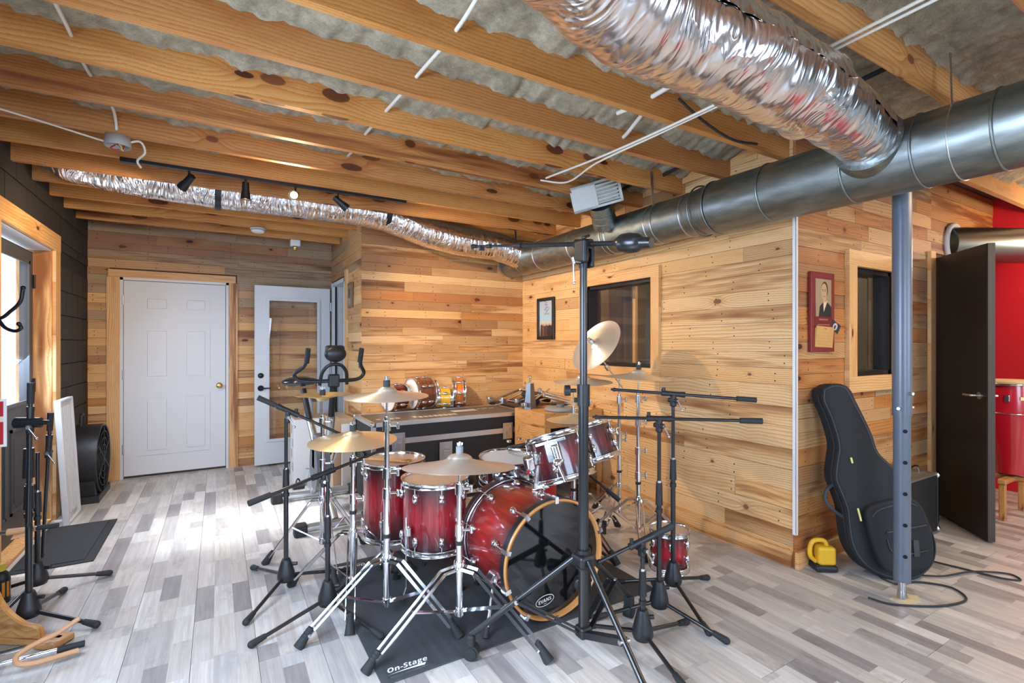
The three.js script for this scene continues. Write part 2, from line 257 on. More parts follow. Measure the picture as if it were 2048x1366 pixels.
const wf = struct('wall_front', 'plain wall with two windows behind the camera', 'wall', [span(-1.3, -0.5, 0, DECK, ZF, 2.6), span(-0.5, 1.7, 0, 0.85, ZF, 2.6), span(-0.5, 1.7, 2.15, DECK, ZF, 2.6), span(1.7, 2.8, 0, DECK, ZF, 2.6), span(2.8, 5, 0, 0.85, ZF, 2.6), span(2.8, 5, 2.15, DECK, ZF, 2.6), span(5, 6.5, 0, DECK, ZF, 2.6)], plaster);
function paneWindow(name, label, x0, x1, y0, y1, z0, z1) {
  const o = struct(name, label, 'window'), alongX = Math.abs(x1 - x0) > Math.abs(z1 - z0), cx = (x0 + x1) / 2, cz = (z0 + z1) / 2, L = alongX ? x1 - x0 : z1 - z0;
  const put = (g) => { if (!alongX) g.rotateY(Math.PI / 2); return g.translate(cx, (y0 + y1) / 2, cz); }, H = y1 - y0;
  part('window_frame', [put(box(L, 0.06, 0.07, 0, H / 2 - 0.03)), put(box(L, 0.06, 0.07, 0, -H / 2 + 0.03)), put(box(0.06, H, 0.07, L / 2 - 0.03)), put(box(0.06, H, 0.07, -L / 2 + 0.03)), put(box(0.05, H, 0.06))], M.white, o);
  for (const s of [-1, 1]) part('pane', put(box(L / 2 - 0.09, H - 0.12, 0.006, s * L / 4)), M.glass, o);
}
paneWindow('window_2', 'white framed window in the block wall', -1.2, -1.2, 0.85, 2.15, -1.95, -0.35);
paneWindow('window_3', 'white framed window behind the camera on the left', -0.5, 1.7, 0.85, 2.15, 2.5, 2.5);
paneWindow('window_4', 'white framed window behind the camera on the right', 2.8, 5, 0.85, 2.15, 2.5, 2.5);
function trimBoard(name, g, parent) { return part(name, g, M.trim, parent); }
function trimGeo(l, w, t, vertical) { const g = boardGeo(l, w, t, 4); if (vertical) g.rotateZ(Math.PI / 2); return g; }
// entrance door
{
  const d = struct('door_1', 'dark grey entrance door with a tall glass pane', 'door');
  const X = -1.2, z0 = -5.05, z1 = -3.99;
  part('door_leaf', [span(X - 0.045, X, 0.02, 0.93, z0, z1), span(X - 0.045, X, 1.97, 2.05, z0, z1), span(X - 0.045, X, 0.93, 1.97, z0, -4.93), span(X - 0.045, X, 0.93, 1.97, -4.11, z1)], M.door, d);
  part('glazing_bead', [span(X, X + 0.012, 0.93, 0.955, -4.945, -4.095), span(X, X + 0.012, 1.945, 1.97, -4.945, -4.095), span(X, X + 0.012, 0.93, 1.97, -4.945, -4.92), span(X, X + 0.012, 0.93, 1.97, -4.12, -4.095)], M.door, d);
  part('pane', span(X - 0.025, X - 0.019, 0.93, 1.97, -4.94, -4.1), M.glass, d);
  for (const [a, b] of [[-4.95, -4.57], [-4.47, -4.09]]) { part('panel', [span(X, X + 0.01, 0.2, 0.22, a, b), span(X, X + 0.01, 0.76, 0.78, a, b), span(X, X + 0.01, 0.2, 0.78, a, a + 0.02), span(X, X + 0.01, 0.2, 0.78, b - 0.02, b), span(X - 0.002, X + 0.005, 0.27, 0.71, a + 0.07, b - 0.07)], M.door, d); }
  for (const y of [0.25, 1.05, 1.83]) part('hinge', [span(X, X + 0.004, y - 0.05, y + 0.05, z0, z0 + 0.03), rod([X + 0.008, y - 0.052, z0 - 0.004], [X + 0.008, y + 0.052, z0 - 0.004], 0.007)], M.black, d);
  part('threshold', span(-1.28, -1.1, 0, 0.02, z0 - 0.02, z1 + 0.02), M.trim, d);
  const put = (name, l, w, t, x, y, z, vert, turn) => { const m = trimBoard(name, trimGeo(l, w, t, vert), d); m.position.set(x, y, z); m.rotation.y = turn; };
  put('casing', 2.14, 0.13, 0.022, -1.088, 1.07, -5.155, true, Math.PI / 2); put('casing', 2.14, 0.13, 0.022, -1.088, 1.07, -3.9, true, Math.PI / 2); put('casing', 1.39, 0.13, 0.022, -1.086, 2.15, -4.527, false, Math.PI / 2);
  put('jamb', 2.1, 0.2, 0.025, -1.2, 1.05, -5.09, true, 0); put('jamb', 2.1, 0.2, 0.025, -1.2, 1.05, -3.95, true, 0);
  part('head_jamb', span(-1.3, -1.1, 2.075, 2.1, -5.08, -3.96), M.white, d);
}
// six panel door
{
  const d = struct('door_2', 'white six panel door with brass knob', 'door'); const x0 = -0.815, x1 = 0.07, z = ZB + 0.008, w = x1 - x0, cx = (x0 + x1) / 2;
  part('door_leaf', span(x0, x1, 0.025, 2.0, z - 0.01, z + 0.02), M.white, d);
  for (const [px0, px1] of [[0.15, 0.415], [0.5, 0.765]]) for (const [py0, py1] of [[0.22, 0.84], [0.98, 1.54], [1.68, 1.87]]) {
    const a = x0 + px0 * w / 0.915, b = x0 + px1 * w / 0.915, f = z + 0.02, s = 0.03;
    const ringG = new THREE.Shape([[a, py0], [b, py0], [b, py1], [a, py1]].map((q) => new THREE.Vector2(...q))); ringG.holes.push(new THREE.Path([[a + s, py0 + s], [a + s, py1 - s], [b - s, py1 - s], [b - s, py0 + s]].map((q) => new THREE.Vector2(...q))));
    part('panel', [new THREE.ExtrudeGeometry(ringG, { depth: 0.002, bevelEnabled: true, bevelThickness: 0.006, bevelSize: -0.008, bevelSegments: 2 }).translate(0, 0, f - 0.001), rbox(b - a - 0.09, py1 - py0 - 0.09, 0.012, (a + b) / 2, (py0 + py1) / 2, f, 0.006)], M.white, d);
  }
  part('jamb', [span(x0 - 0.03, x0 - 0.004, 0, 2.03, z - 0.01, z + 0.03), span(x1 + 0.005, x1 + 0.03, 0, 2.03, z - 0.01, z + 0.03), span(x0 - 0.03, x1 + 0.03, 2.005, 2.03, z - 0.01, z + 0.03)], M.white, d);
  part('knob', [lathe([[0, 0], [0.03, 0], [0.03, 0.006], [0.012, 0.012], [0.012, 0.03], [0.028, 0.042], [0.03, 0.055], [0.02, 0.066], [0, 0.068]], 20).rotateX(Math.PI / 2).translate(0.012, 0.91, z + 0.02)], M.brass, d, 'brass knob');
  for (const y of [0.3, 1.05, 1.8]) part('hinge', rod([x0 - 0.005, y - 0.05, z + 0.03], [x0 - 0.005, y + 0.05, z + 0.03], 0.008), M.steel, d);
  const put = (l, w2, x, y, vert) => { const m = trimBoard('casing', trimGeo(l, w2, 0.024, vert), d); m.position.set(x, y, ZB + 0.024); };
  put(2.03, 0.105, x0 - 0.083, 1.015, true); put(2.03, 0.085, x1 + 0.075, 1.015, true); put(1.106, 0.075, cx - 0.012, 2.068, false);
}
// glass door standing open
{
  const d = struct('door_3', 'white door with a full glass pane standing open', 'door'); const x0 = 0.345, x1 = 1.14, z = -6.15, y0 = 0.02, y1 = 2.01, swing = (g) => (Array.isArray(g) ? merge(g) : g).translate(-1.14, 0, 6.17).rotateY(0.03).translate(1.14, 0, -6.17);
  part('door_leaf', swing([span(x0, 0.475, y0, y1, z - 0.045, z), span(1.01, x1, y0, y1, z - 0.045, z), span(0.475, 1.01, y0, 0.285, z - 0.045, z), span(0.475, 1.01, 1.86, y1, z - 0.045, z)]), M.white, d);
  part('glazing_bead', swing([span(0.46, 0.49, 0.27, 1.875, z, z + 0.012), span(0.995, 1.025, 0.27, 1.875, z, z + 0.012), span(0.49, 0.995, 0.27, 0.3, z, z + 0.012), span(0.49, 0.995, 1.845, 1.875, z, z + 0.012)]), M.white, d);
  part('pane', swing(span(0.476, 1.009, 0.286, 1.859, z - 0.027, z - 0.02)), M.glass, d);
  part('deadbolt', swing(lathe([[0, 0], [0.03, 0], [0.028, 0.012], [0.014, 0.02], [0, 0.02]], 20).rotateX(Math.PI / 2).translate(0.405, 1.01, z)), M.black, d);
  part('lever_handle', swing([lathe([[0, 0], [0.032, 0], [0.03, 0.012], [0.012, 0.02], [0.012, 0.045], [0, 0.045]], 20).rotateX(Math.PI / 2).translate(0.405, 0.87, z), rod([0.405, 0.87, z + 0.04], [0.5, 0.87, z + 0.045], 0.009, 0.007)]), M.black, d);
  part('jamb', [span(XJ - 0.035, XJ + 0.14, 0, 2.08, -6.22, -6.16), span(XJ - 0.03, XJ + 0.14, 0, 2.08, -5.55, -5.5), span(XJ - 0.03, XJ + 0.14, 2.04, 2.08, -6.22, -5.5)], M.white, d);
  part('weather_strip', [span(XJ + 0.0, XJ + 0.02, 0, 2.04, -5.562, -5.55), span(XJ, XJ + 0.02, 0, 2.04, -6.16, -6.148)], M.rubber, d);
  for (const y of [0.3, 1.05, 1.8]) part('hinge', rod([1.155, y - 0.05, z - 0.02], [1.155, y + 0.05, z - 0.02], 0.009), M.steel, d);
  const m = trimBoard('casing', trimGeo(2.15, 0.1, 0.022, true), d); m.position.set(XJ - 0.024, 1.075, -5.44); m.rotation.y = -Math.PI / 2;
}
// control room windows
function boothWindow(name, label, len, y0, y1, place, turn, wide) {
  const o = struct(name, label, 'window'); const H = y1 - y0, g = new THREE.Group(); g.position.set(...place); g.rotation.y = turn;
  o.position.copy(g.position); o.rotation.y = turn;
  const put = (l, w, x, y, vert) => { const m = trimBoard('casing', trimGeo(l, w, 0.03, vert), o); m.position.set(x, y, 0.03); };
  put(len + wide * 2, wide, 0, y1 + wide / 2, false); put(len + wide * 2, wide, 0, y0 - wide / 2, false); put(H, wide, -len / 2 - wide / 2, (y0 + y1) / 2, true); put(H, wide, len / 2 + wide / 2, (y0 + y1) / 2, true);
  part('reveal', [box(len, 0.03, 0.14, 0, y1 - 0.014, -0.07), box(len, 0.03, 0.14, 0, y0 + 0.014, -0.07), box(0.02, H, 0.14, len / 2 - 0.009, (y0 + y1) / 2, -0.07), box(0.02, H, 0.14, -len / 2 + 0.009, (y0 + y1) / 2, -0.07)], M.black, o);
  part('pane', box(len - 0.03, H - 0.05, 0.006, 0, (y0 + y1) / 2, -0.05), M.glass, o);
}
boothWindow('window_1', 'control room window framed in pine above the cymbals', 0.83, 1.165, 1.9, [XW, 0, -3.265], -Math.PI / 2, 0.085);
boothWindow('window_5', 'narrow dark window framed in pine behind the steel post', 0.57, 1.14, 1.885, [3.98, 0, ZD], 0, 0.105);
{
  const b = thing('mixing_desk', 'mixing console on a wooden desk behind the control room glass', 'console', [4.1, 0, -3.6]);
  part('desk_top', box(0.7, 0.03, 1.3, 0, 1.08), M.maple, b); for (const s of [-1, 1]) part('desk_side', box(0.6, 1.065, 0.03, 0, 0.5325, s * 0.6), M.maple, b);
  part('console', rbox(0.5, 0.09, 1.0, 0.02, 1.14, 0, 0.01), M.steel, b); part('monitor', [rbox(0.04, 0.36, 0.6, 0.25, 1.38, 0.1, 0.01), box(0.12, 0.02, 0.2, 0.25, 1.195, 0.1), box(0.02, 0.1, 0.04, 0.25, 1.23, 0.1)], M.black, b);
  const w = thing('closet_frame', 'pale wooden door frame inside the control room', 'frame', [5.6, 0, -3.4]);
  part('post', box(0.06, 2.2, 0.14, 0, 1.1, -0.5), M.trim, w); part('post', box(0.06, 2.2, 0.14, 0, 1.1, 0.6), M.trim, w); part('header', box(0.06, 0.16, 1.24, 0, 2.28, 0.05), M.trim, w);
  const lp = thing('added_booth_lamp', 'added unseen lamp brightening the control room interior', 'lamp', [4.6, 2.7, -3.0]); part('shade', lathe([[0, 0], [0.06, 0], [0.09, -0.05], [0.085, -0.05], [0.05, -0.006], [0, -0.006]]), M.whitePlastic, lp); part('bulb', ball(0.03, 0, -0.05, 0), std([1, 0.85, 0.65], 0.4, 0, { emissive: lin(1, 0.75, 0.45), emissiveIntensity: 6 }), lp);  // added lamp, no source known here; lifts the dark interior behind the glass
  const pl = new THREE.PointLight(lin(1, 0.75, 0.48), 6, 0, 2); pl.position.set(4.6, 2.6, -3.0); pl.castShadow = true; scene.add(pl);
  const cu = thing('curtain', 'dark blue curtain hanging behind the control room glass', 'curtain', [3.42, 0, -3.66]); { const g = new THREE.PlaneGeometry(0.34, 1.6, 40, 1).rotateY(Math.PI / 2), p = g.attributes.position; for (let i = 0; i < p.count; i++) p.setX(i, 0.03 * Math.sin(p.getZ(i) * 60)); g.computeVertexNormals(); part('cloth', g.translate(0, 1.6, 0), std([0.03, 0.045, 0.06], 0.9, 0, { side: THREE.DoubleSide }), cu); part('rail', rod([0, 2.4, -0.2], [0, 2.4, 0.2], 0.01), M.steel, cu); }
  const sd = thing('wooden_upright', 'thin pale upright just behind the control room glass', 'post', [3.4, 0, -3.44]); part('upright_board', box(0.03, DECK, 0.035, 0, DECK / 2, 0), M.trim, sd);
  for (const [x, lean, l] of [[3.85, 0.02, 'bare wooden stud behind the narrow window, on the calendar side'], [4.1, 0.05, 'bare leaning stud behind the narrow window, on the black door side']]) { const s = thing('stud', l, 'stud', [x, 0, ZD - 0.42], 0, 'studs behind the narrow window'); part('stud_board', box(0.05, 2.3, 0.04, 0, 1.151, 0, [0, 0, lean]), M.trim, s); }
}
// black door to the red room
{
  const d = struct('door_4', 'plain black door standing open to the red room', 'door'); d.position.set(4.99, 0, ZD + 0.01); d.rotation.y = Math.atan2(-0.48, -0.49);
  part('door_leaf', span(0.01, 0.645, 0.01, 2.05, -0.045, 0), M.black, d); part('door_edge', span(0.645, 0.66, 0.01, 2.05, -0.043, -0.002), std([0.05, 0.04, 0.032], 0.6), d, 'worn brown door edge');
  part('lever_handle', [rod([0.58, 1.0, -0.1], [0.58, 1.0, 0.055], 0.009), rod([0.58, 1.0, 0.05], [0.5, 1.0, 0.055], 0.009), rod([0.58, 1.0, -0.095], [0.5, 1.0, -0.1], 0.009), rod([0.58, 1.0, -0.052], [0.58, 1.0, -0.045], 0.026), rod([0.58, 1.0, 0], [0.58, 1.0, 0.007], 0.026)], M.steel, d);
}
{
  const t = struct('trim_1', 'pale door casing beside the black door', 'trim'); const m = trimBoard('casing', trimGeo(2.1, 0.09, 0.025, true), t); m.position.set(4.9, 1.05, ZD + 0.032);
  const c = struct('trim_2', 'white metal corner strip on the outer board corner', 'trim', [span(XW - 0.023, XW - 0.019, 0.2, 2.4, ZD, ZD + 0.022), span(XW - 0.023, XW - 0.002, 0.2, 2.4, ZD + 0.0195, ZD + 0.0225)], M.whitePlastic);
  struct('baseboard_window', 'pine base board under the window wall', 'baseboard', [boardGeo(3.13, 0.1, 0.02, 4).rotateY(-Math.PI / 2).translate(XW - 0.03, 0.05, (ZJ + ZD) / 2)], M.trim);
  struct('baseboard_return', 'pine base board under the return wall', 'baseboard', [boardGeo(1.8, 0.1, 0.02, 4).translate(XW + 0.87, 0.05, ZD + 0.03)], M.trim);
}
// ---------- ducts, lamps and wiring under the ceiling ----------
function corrugate(curve, n, seg, rFn) {   // tube of varying radius with crumpled skin
  const f = curve.computeFrenetFrames(n, false), pos = [], uv = [], idx = [];
  const len = curve.getLength();
  for (let i = 0; i <= n; i++) {
    const t = i / n, p = curve.getPointAt(t), r0 = V(0, 1, 0), tan = f.tangents[i], b = tan.clone().cross(r0).normalize(), u = b.clone().cross(tan).normalize();
    for (let j = 0; j <= seg; j++) { const a = j / seg * Math.PI * 2, r = rFn(t * len, a, t), q = p.clone().addScaledVector(b, Math.cos(a) * r).addScaledVector(u, Math.sin(a) * r); pos.push(q.x, q.y, q.z); uv.push(t, j / seg); }
  }
  for (let i = 0; i < n; i++) for (let j = 0; j < seg; j++) { const a = i * (seg + 1) + j, b = a + seg + 1; idx.push(a, a + 1, b, b, a + 1, b + 1); }
  const g = new THREE.BufferGeometry(); g.setAttribute('position', new THREE.Float32BufferAttribute(pos, 3)); g.setAttribute('uv', new THREE.Float32BufferAttribute(uv, 2)); g.setIndex(idx); g.computeVertexNormals(); return g;
}
{
  const d = thing('round_duct', 'large round galvanised duct running under the joists along the window wall', 'duct');
  const x = 2.8, y = 2.25, pipe = (z0, z1, r0, r1 = r0) => rod([x + (0.19 - r0) * 0.3, y, z0], [x + (0.19 - r1) * 0.3, y, z1], r0, r1, 48);
  part('small_section', pipe(-4.74, -2.28, 0.148), M.galv, d); part('end_cap', [pipe(-4.76, -4.74, 0.15)], M.galv, d);
  part('reducer', pipe(-2.28, -2.08, 0.15, 0.166), M.galv, d); part('large_section', pipe(-2.08, 2.38, 0.168), M.galv, d);
  for (const z of [-4.1, -3.55, -3.05, -2.62, -2.3]) part('seam_ring', ring(0.148, 0.005, x + 0.0126, y, z, 0, 48), M.steel, d);
  for (const z of [-2.2, -2.09, -1.72, -1.28, -0.99, -0.72, -0.2]) part('seam_ring', ring(0.168, 0.0055, x + 0.003, y, z, 0, 48), M.galv, d);
  for (const [z, r] of [[-4.45, 0.15], [-3.1, 0.15], [-2.55, 0.15], [-0.86, 0.17]]) {
    const s = part('hanger_strap', [ring(r, 0.0035, x + 0.01, y, z, 0, 40).applyMatrix4(new THREE.Matrix4()), bar([x - 0.1, y + 0.1, z], [x - 0.12, 2.6, z], 0.022, 0.002)], M.steel, d);
  }
  const c = thing('air_register', 'galvanised boot with slotted grille standing off the round duct', 'vent', [2.66, 2.31, -3.02]); c.scale.setScalar(1.28);
  const A = V(0, 0, 0), B = V(-0.09, 0.1, 0.06), C = V(-0.16, 0.14, 0.1), n = V(-0.45, -0.3, 0.84).normalize();
  part('collar', [rod(A, B, 0.075, 0.07, 28), ...[0.3, 0.6].map((k) => aim(new THREE.TorusGeometry(0.073, 0.003, 6, 28).rotateX(Math.PI / 2), A.clone().lerp(B, k - 0.001), A.clone().lerp(B, k + 0.001)))], M.galv, c);
  const q = new THREE.Quaternion().setFromUnitVectors(V(0, 0, 1), n), place = (g) => g.applyQuaternion(new THREE.Quaternion().setFromAxisAngle(V(0, 0, 1), 0.36)).applyQuaternion(q).translate(C.x, C.y, C.z);
  part('boot', place(rbox(0.27, 0.13, 0.14, 0, 0, -0.06, 0.012)), M.galv, c);
  part('face_plate', [place(box(0.3, 0.014, 0.006, 0, 0.068, 0.012)), place(box(0.3, 0.014, 0.006, 0, -0.068, 0.012)), place(box(0.15, 0.15, 0.006, -0.075, 0, 0.012)), place(box(0.016, 0.15, 0.006, 0.142, 0, 0.012))], std([0.5, 0.52, 0.5], 0.4, 0.3), c);
  for (let i = 0; i < 6; i++) part('louvre', place(box(0.13, 0.008, 0.012, 0.068, -0.05 + i * 0.02, 0.008, [0.5, 0, 0])), std([0.62, 0.66, 0.58], 0.45, 0.2), c);
}
{
  const d = thing('flexible_duct', 'thick foil wrapped flexible duct joining the round duct', 'flexible duct');
  const cv = new THREE.CatmullRomCurve3([[-0.1, 2.36, -0.55], [0.45, 2.31, -0.85], [0.95, 2.29, -1.0], [1.4, 2.295, -1.01], [1.85, 2.3, -1.03], [2.2, 2.325, -1.08], [2.5, 2.325, -1.13], [2.7, 2.31, -1.16]].map(vec));
  const wr = (s, a) => 0.008 * (noise(s * 30 + Math.sin(a * 2 + s * 3) * 1.2, a * 1.3 + 4) - 0.5) + 0.011 * (noise(s * 11 + Math.sin(a + s) * 1.5, a * 1.1) - 0.5) + 0.005 * Math.abs(noise(s * 62 + a * 2, a * 2.2) - 0.5);
  part('foil_jacket', corrugate(cv, 420, 72, (s, a, t) => 0.148 + wr(s, a) - (t > 0.74 ? 0.016 : 0) - (t > 0.94 ? (t - 0.94) * 0.3 : 0) + (Math.abs(t - 0.735) < 0.006 ? 0.012 * noise(a * 4, 3) : 0) - 0.012 * Math.exp(-Math.pow((t - 0.33) * 22, 2))), M.foil, d);
  part('collar', [rod([2.62, 2.315, -1.15], [2.74, 2.295, -1.165], 0.142, 0.158, 40)], M.galv, d);
  const e = thing('flexible_duct', 'thin foil flexible duct sagging from the block wall past the spot lamps', 'flexible duct');
  const cv2 = new THREE.CatmullRomCurve3([[-1.07, 2.63, -4.4], [-0.85, 2.6, -4.4], [-0.5, 2.56, -4.41], [0.05, 2.545, -4.42], [0.7, 2.545, -4.42], [1.25, 2.53, -4.43], [1.7, 2.42, -4.44], [2.1, 2.37, -4.45], [2.45, 2.36, -4.45], [2.72, 2.3, -4.45]].map(vec));
  part('foil_jacket', corrugate(cv2, 620, 48, (s, a, t) => (t < 0.05 ? 0.06 + t * 1.6 : 0.14) + 0.009 * (noise(s * 24, a * 0.8) - 0.5) + 0.008 * (Math.abs(noise(s * 60 + Math.sin(a) * 2, a * 1.6) - 0.5))), M.foilSmall, e);
  for (const x of [0.0, 1.3]) part('hanger_strap', corrugate(new THREE.CatmullRomCurve3([[x - 0.02, 2.541, -4.42], [x, 2.541, -4.42], [x + 0.02, 2.541, -4.42]].map(vec)), 4, 32, () => 0.15), M.black, e, 'black webbing strap');
}
// track with four spot lamps
{
  const t = thing('track_light', 'black lamp track with four spot heads under a joist', 'track light', [0.4, CEIL, -3.79]);
  part('track', box(1.75, 0.02, 0.034, 0, -0.01), M.black, t); part('feed_box', box(0.1, 0.026, 0.04, -0.86, -0.013), M.black, t);
  const bulb = std([1, 0.85, 0.6], 0.4, 0, { emissive: lin(1, 0.72, 0.38), emissiveIntensity: 14 });
  const heads = [[-0.56, V(-0.5, -0.55, -0.6), 7], [-0.24, V(0.0, -1, -0.05), 4], [0.07, V(-0.28, -0.35, 1), 5], [0.36, V(0.8, -0.55, -0.12), 15]];
  for (const [x, dir, k] of heads) {
    dir.normalize(); const hub = V(x, -0.075, 0), h = part('lamp_head', [rod([x, -0.02, 0], [x, -0.07, 0], 0.007), rod(hub.clone().addScaledVector(dir, -0.035), hub.clone().addScaledVector(dir, 0.035), 0.021, 0.024, 20), aim(new THREE.CylinderGeometry(0.032, 0.026, 0.05, 24, 1, true), hub.clone().addScaledVector(dir, 0.03), hub.clone().addScaledVector(dir, 0.08))], M.black, t);
    const face = hub.clone().addScaledVector(dir, 0.066); part('bulb', aim(new THREE.CylinderGeometry(0.024, 0.024, 0.006, 20), face.clone().addScaledVector(dir, -0.003), face.clone().addScaledVector(dir, 0.003)), bulb, h);
    const s = new THREE.SpotLight(lin(1, 0.72, 0.42), k, 0, 1.0, 1, 2); s.position.copy(face).addScaledVector(dir, 0.02).add(t.position); s.target.position.copy(s.position).addScaledVector(dir, 1); s.castShadow = true; s.shadow.radius = 1.2; scene.add(s, s.target);
  }
}
{
  const p = thing('ceiling_lamp', 'long warm white ceiling lamp behind the camera on the red wall side', 'lamp', [3.9, CEIL, -0.1], 0.35);   // its warm light falls on the return wall and floor
  part('housing', [box(1.3, 0.03, 0.3, 0, -0.015, 0)], M.white, p); part('diffuser', box(1.24, 0.012, 0.25, 0, -0.036, 0), std([0.9, 0.85, 0.75], 0.5, 0, { emissive: lin(1, 0.78, 0.5), emissiveIntensity: 2.5 }), p);
  const l = new THREE.RectAreaLight(lin(1, 0.74, 0.46), 36, 1.24, 0.25); l.position.set(3.9, CEIL - 0.048, -0.1); l.rotation.set(-Math.PI / 2, 0, 0.35); scene.add(l);
}
{
  const b = thing('added_red_room_lamp', 'added unseen bulb brightening the red room beside the black door', 'lamp', [5.95, 2.3, -0.85]); part('cord', rod([0, 0.05, 0], [0, 0.38, 0], 0.004), M.rubber, b); part('socket', rod([0, 0.02, 0], [0, 0.06, 0], 0.018), M.plastic, b); part('bulb', ball(0.032, 0, -0.01, 0), std([1, 0.9, 0.75], 0.4, 0, { emissive: lin(1, 0.85, 0.62), emissiveIntensity: 8 }), b);  // added bulb out of view, put in to brighten the red wall and conga
  const l = new THREE.PointLight(lin(1, 0.83, 0.6), 2.8, 0, 2); l.position.set(5.95, 2.24, -0.85); l.castShadow = true; l.shadow.radius = 2; scene.add(l);
}
{
  const s = thing('smoke_detector', 'white round smoke detector under the rear joists', 'detector', [0.335, CEIL, -5.42]);
  part('base', lathe([[0, 0], [0.07, 0], [0.07, -0.012], [0, -0.012]]), M.whitePlastic, s); part('cover', lathe([[0, -0.045], [0.045, -0.044], [0.06, -0.034], [0.064, -0.014], [0, -0.012]]), M.whitePlastic, s);
  const b = thing('lamp_holder', 'small white box with a brass bulb socket under a rear joist', 'socket', [0.72, CEIL, -5.826]); part('box', rbox(0.1, 0.07, 0.09, 0, -0.035, 0, 0.012), M.whitePlastic, b); part('socket', lathe([[0, -0.11], [0.02, -0.11], [0.022, -0.085], [0.03, -0.07], [0, -0.07]]), M.brass, b);
  const j = thing('junction_box', 'grey round junction box with coloured wires hanging by the foil duct', 'junction box', [-0.47, CEIL, -3.42]);
  part('box', lathe([[0.0, 0], [0.058, 0], [0.06, -0.055], [0.055, -0.055], [0.053, -0.008], [0, -0.008]], 28), std([0.5, 0.5, 0.48], 0.5), j);
  for (const [c, a] of [[[0.5, 0.03, 0.03], 0], [[0.55, 0.5, 0.08], 2], [[0.6, 0.6, 0.6], 4]]) part('wire', tube([[0.03 * Math.cos(a), -0.02, 0.03 * Math.sin(a)], [0.02, -0.065, 0.02 * Math.sin(a)], [-0.03 * Math.cos(a), -0.07, 0.01], [0.03 * Math.sin(a), -0.03, -0.02]], 0.004, 20), std(c, 0.5), j);
  part('cable_tail', tube([[0.05, -0.02, 0], [0.1, -0.01, 0.01], [0.12, -0.06, 0.0], [0.08, -0.1, -0.05], [0.09, -0.12, -0.1]], 0.006, 24), M.cable, j);
}
function cable(label, pts, r, group, mat = M.cable, name = 'electrical_cable', cat = 'cable') { const o = shadowed(new THREE.Mesh(tube(pts, r, pts.length * 10, 8), mat)); o.name = numbered(name); o.userData = { label, category: cat }; if (group) o.userData.group = group; scene.add(o); return o; }
cable('white cable threaded through the joists above the block wall side', [[-0.5, 2.64, -1.9], [-0.5, 2.58, -2.3], [-0.495, 2.57, -2.5], [-0.51, 2.6, -2.9], [-0.47, 2.58, -3.3], [-0.47, 2.48, -3.4]], 0.0075);
cable('white cable threaded through the joists above the middle of the floor', [[0.79, 2.66, -1.3], [0.787, 2.57, -1.66], [0.775, 2.57, -2.1], [0.755, 2.57, -2.47], [0.75, 2.6, -2.9], [0.74, 2.6, -3.3], [0.73, 2.62, -3.7]], 0.0085);
cable('stiff white cable poking from the insulation beside the thick foil duct', [[1.93, 2.64, -1.3], [1.88, 2.61, -1.55], [1.825, 2.57, -1.8], [1.8, 2.57, -1.95]], 0.012);
cable('short thick white cable crossing the second joist bay', [[2.0, 2.66, -1.9], [2.02, 2.6, -2.05], [2.03, 2.565, -2.15], [2.02, 2.56, -2.3]], 0.011);
cable('long white twin cable slung below the joists toward the round duct', [[1.94, 2.475, -0.3], [1.95, 2.465, -0.9], [1.955, 2.455, -1.57], [1.94, 2.462, -2.2], [1.9, 2.478, -2.75]], 0.0065);
cable('second white cable hanging just beside the slung twin cable', [[1.985, 2.475, -0.3], [1.985, 2.46, -1.2], [1.975, 2.455, -1.8], [1.96, 2.45, -2.3], [2.03, 2.46, -2.72], [1.93, 2.5, -2.86]], 0.006);
cable('thin white cable stapled along the joist behind the junction box', [[-0.4, 2.505, -3.375], [0.0, 2.52, -3.375], [0.5, 2.515, -3.375], [0.6, 2.53, -3.375]], 0.005);
cable('white cable running from the block wall to the junction box', [[-1.05, 2.48, -3.2], [-0.85, 2.475, -3.28], [-0.53, 2.455, -3.42]], 0.005);
cable('black cable dipping behind the thick foil duct', [[2.0, 2.6, -1.72], [2.15, 2.52, -1.7], [2.4, 2.47, -1.7], [2.62, 2.49, -1.7]], 0.007, null, M.rubber);
for (const [x, z, l] of [[2.78, -2.4, 'black pipe stub crossing the second joist bay by the wall'], [2.76, -2.82, 'black pipe stub in the joist bay above the air register'], [2.6, -1.2, 'black pipe behind the end of the thick foil duct'], [3.4, -0.72, 'black pipe lying across the insulation above the round duct']])
  cable(l, [[x - 0.02, 2.6, z + 0.17], [x, 2.598, z], [x + 0.03, 2.6, z - 0.16]], 0.012, null, M.rubber, 'pipe', 'pipe');
{
  const d = thing('round_duct', 'dark round duct entering the wall above the black door', 'duct'); part('pipe', rod([5.3, 2.2, ZD - 0.03], [6.12, 2.2, -1.3], 0.15, 0.15, 36), std([0.25, 0.29, 0.28], 0.35, 1), d); part('plaster_patch', ring(0.165, 0.02, 5.36, 2.2, ZD + 0.03, 0, 24), std([0.6, 0.58, 0.54], 0.9), d);
  for (const [z, y] of [[-1.3, 1.85], [-1.3, 1.42]]) { const s = thing('wood_batten', y > 1.6 ? 'upper thin wooden batten fixed to the red wall' : 'lower thin wooden batten fixed to the red wall above the conga', 'batten', [XR - 0.006, y, -1.42]); part('strip', box(0.012, 0.2, 0.018), M.trim, s); }
}
